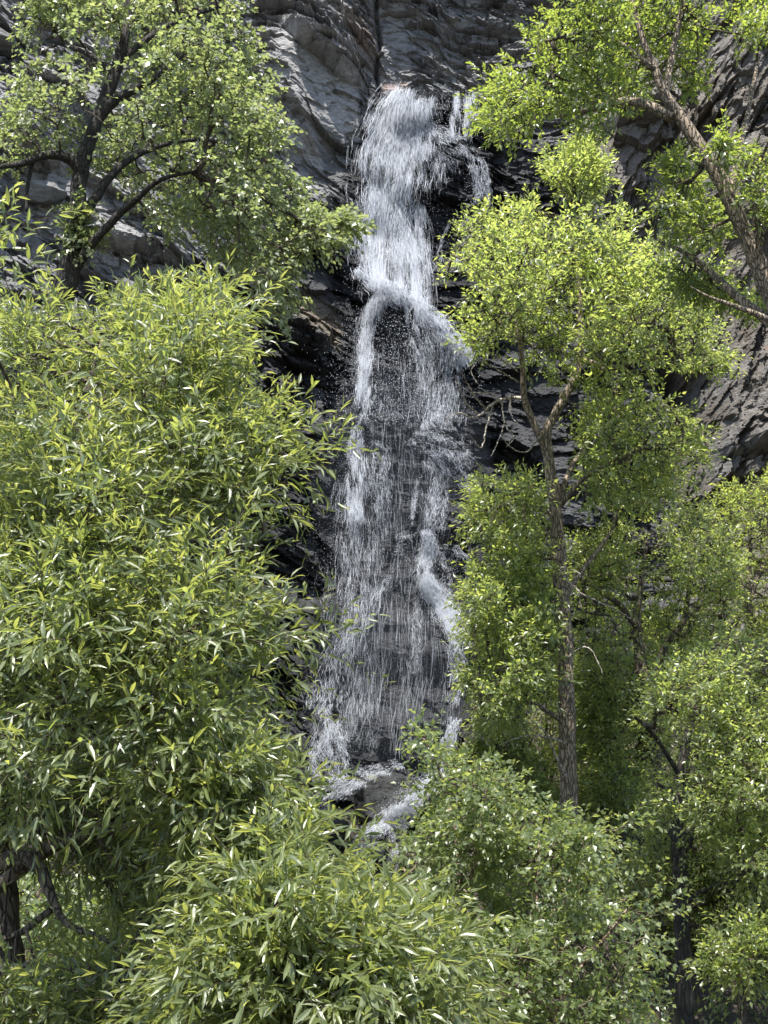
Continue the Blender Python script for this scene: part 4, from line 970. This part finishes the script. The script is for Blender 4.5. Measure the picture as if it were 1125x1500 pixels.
cW = [crown_pts([(-40, 420), (40, 420), (100, 455), (160, 440), (230, 440), (290, 405), (335, 380), (390, 440), (385, 500), (350, 560), (420, 610), (455, 668), (425, 720), (430, 790), (405, 850), (425, 900), (430, 940), (365, 1010), (370, 1080), (430, 1130), (460, 1180), (420, 1230), (260, 1250), (120, 1210), (60, 1190), (-60, 1190)],
                Y0, 1.15, 4100, 110, 1.9, 0.36, 91, 0.75, 0.45, shrink=26, rag=34, slope=0.0019),
      crown_pts([(300, 1190), (410, 1165), (470, 1195), (508, 1265), (590, 1335), (672, 1400), (660, 1460), (640, 1560), (200, 1560), (230, 1420), (300, 1330), (280, 1240)], Y0 - 0.3, 0.8, 1850, 90, 1.9, 0.35, 92, 0.6, 0.45, shrink=26, rag=34, slope=0.0012),
      crown_pts([(-60, 1420), (40, 1430), (120, 1400), (220, 1440), (240, 1560), (-60, 1560)], Y0 - 0.3, 0.5, 420, 60, 2, 0.40, 93),
      crown_pts([(-40, 1150), (300, 1150), (330, 1230), (300, 1330), (220, 1400), (150, 1330), (90, 1240), (-40, 1240)], Y0 + 0.35, 0.5, 460, 60, 2, 0.42, 97),
      crown_pts([(-60, 850), (420, 850), (480, 1180), (430, 1400), (200, 1400), (-60, 1300)], Y0 + 1.3, 0.5, 500, 60, 2, 0.40, 98, shrink=40),
      crown_pts([(-60, 350), (5, 335), (20, 360), (15, 400), (20, 440), (-60, 450)], Y0 - 0.8, 0.25, 34, 30, 2, 0.2, 94, shrink=0, rag=5),
      crown_pts([(450, 650), (478, 660), (478, 690), (445, 700)], Y0 + 0.3, 0.2, 9, 20, 2, 0.1, 95, shrink=0, rag=0),
      crown_pts([(440, 930), (468, 925), (462, 955), (440, 955)], Y0 + 0.2, 0.2, 7, 20, 2, 0.1, 96, shrink=0, rag=0)]
plant('willow', 'large glossy long leaved willow filling the left foreground', 'tree', at(-30, 1620, Y0 + 0.5), LW, cW, M_WILLOW, M_BARK_GREY,
      0.076, 0.24, 13, 0.36, 0.24, 0.13, 0.95, 0.75, fine=True, tip=0.0015, rmax=0.012, seed=9, up=0.45, age_tip=0.8, rough=0.1)

# --- ground cover
def cover(name, x0, x1, y0, y1, n, mat, leaf, width, label, seed, up=1.2, nl=6, Ls=0.2):
    q = np.random.default_rng(seed); xy = q.uniform((x0, y0), (x1, y1), (n * 2, 2))
    xy = xy[fbm(xy[:, 0] * 0.8, xy[:, 1] * 0.8, seed) > 0.27][:n]
    O = np.stack([xy[:, 0], xy[:, 1], ground_z(xy[:, 0], xy[:, 1])], 1)
    D = norm(np.array([0, 0, up]) + q.normal(0, 0.45, O.shape))
    V, F, a, C = sprays(O, D, nl, Ls, leaf, width, 0.25, 1.0, 0.05, 0.5)
    o = mk(name, V, F, mat, None, a, False); tag(o, label, 'ground cover', None, 'stuff'); return o
cover('undergrowth', -9, 9, 6.5, 25, 11000, M_BIRCH, 0.07, 0.5, 'low leafy undergrowth covering the gully floor', 301, 1.2, 9, 0.5)
cover('grass', -7, -0.6, 5.5, 14, 5200, M_BRIGHT, 0.16, 0.06, 'bright green grass below the willow', 302, 2.0, 5, 0.08)


# ------------------------------------------------------------------ light
SUN = np.array([-0.10, -0.40, 0.91]); SUN /= np.linalg.norm(SUN)
w = bpy.data.worlds.new('World'); SC.world = w; w.use_nodes = True
nt = w.node_tree; bg = nt.nodes['Background']
sky = nt.nodes.new('ShaderNodeTexSky'); sky.sky_type = 'NISHITA'; sky.sun_disc = False
sky.sun_elevation = math.asin(SUN[2]); sky.sun_rotation = math.atan2(SUN[0], SUN[1])
nt.links.new(sky.outputs[0], bg.inputs[0]); bg.inputs[1].default_value = 0.115
sl = bpy.data.lights.new('sun', 'SUN'); sl.energy = 4.6; sl.angle = math.radians(0.53); sl.color = (1.0, 0.955, 0.88)
so = bpy.data.objects.new('sun', sl); COL.objects.link(so); so.location = (-20, 5, 40)
so.rotation_euler = Vector(SUN).to_track_quat('Z', 'Y').to_euler()

cd = bpy.data.cameras.new('camera'); cam = bpy.data.objects.new('camera', cd); COL.objects.link(cam)
cam.location = EYE; cam.rotation_euler = (math.radians(90) + PITCH, 0, 0)
cd.sensor_fit = 'VERTICAL'; cd.sensor_height = 24.0; cd.lens = 24.0 * FPX / 1500.0
cd.clip_start = 0.05; cd.clip_end = 500
SC.camera = cam
SC.view_settings.view_transform = 'Standard'; SC.view_settings.look = 'None'
SC.view_settings.exposure = 1.4; SC.view_settings.gamma = 1.0
SC.render.engine = 'CYCLES'
cy = SC.cycles
cy.volume_bounces = 0; cy.max_bounces = 7; cy.diffuse_bounces = 4; cy.glossy_bounces = 2; cy.transmission_bounces = 4; cy.transparent_max_bounces = 6
cy.sample_clamp_indirect = 6.0
cy.use_denoising = True
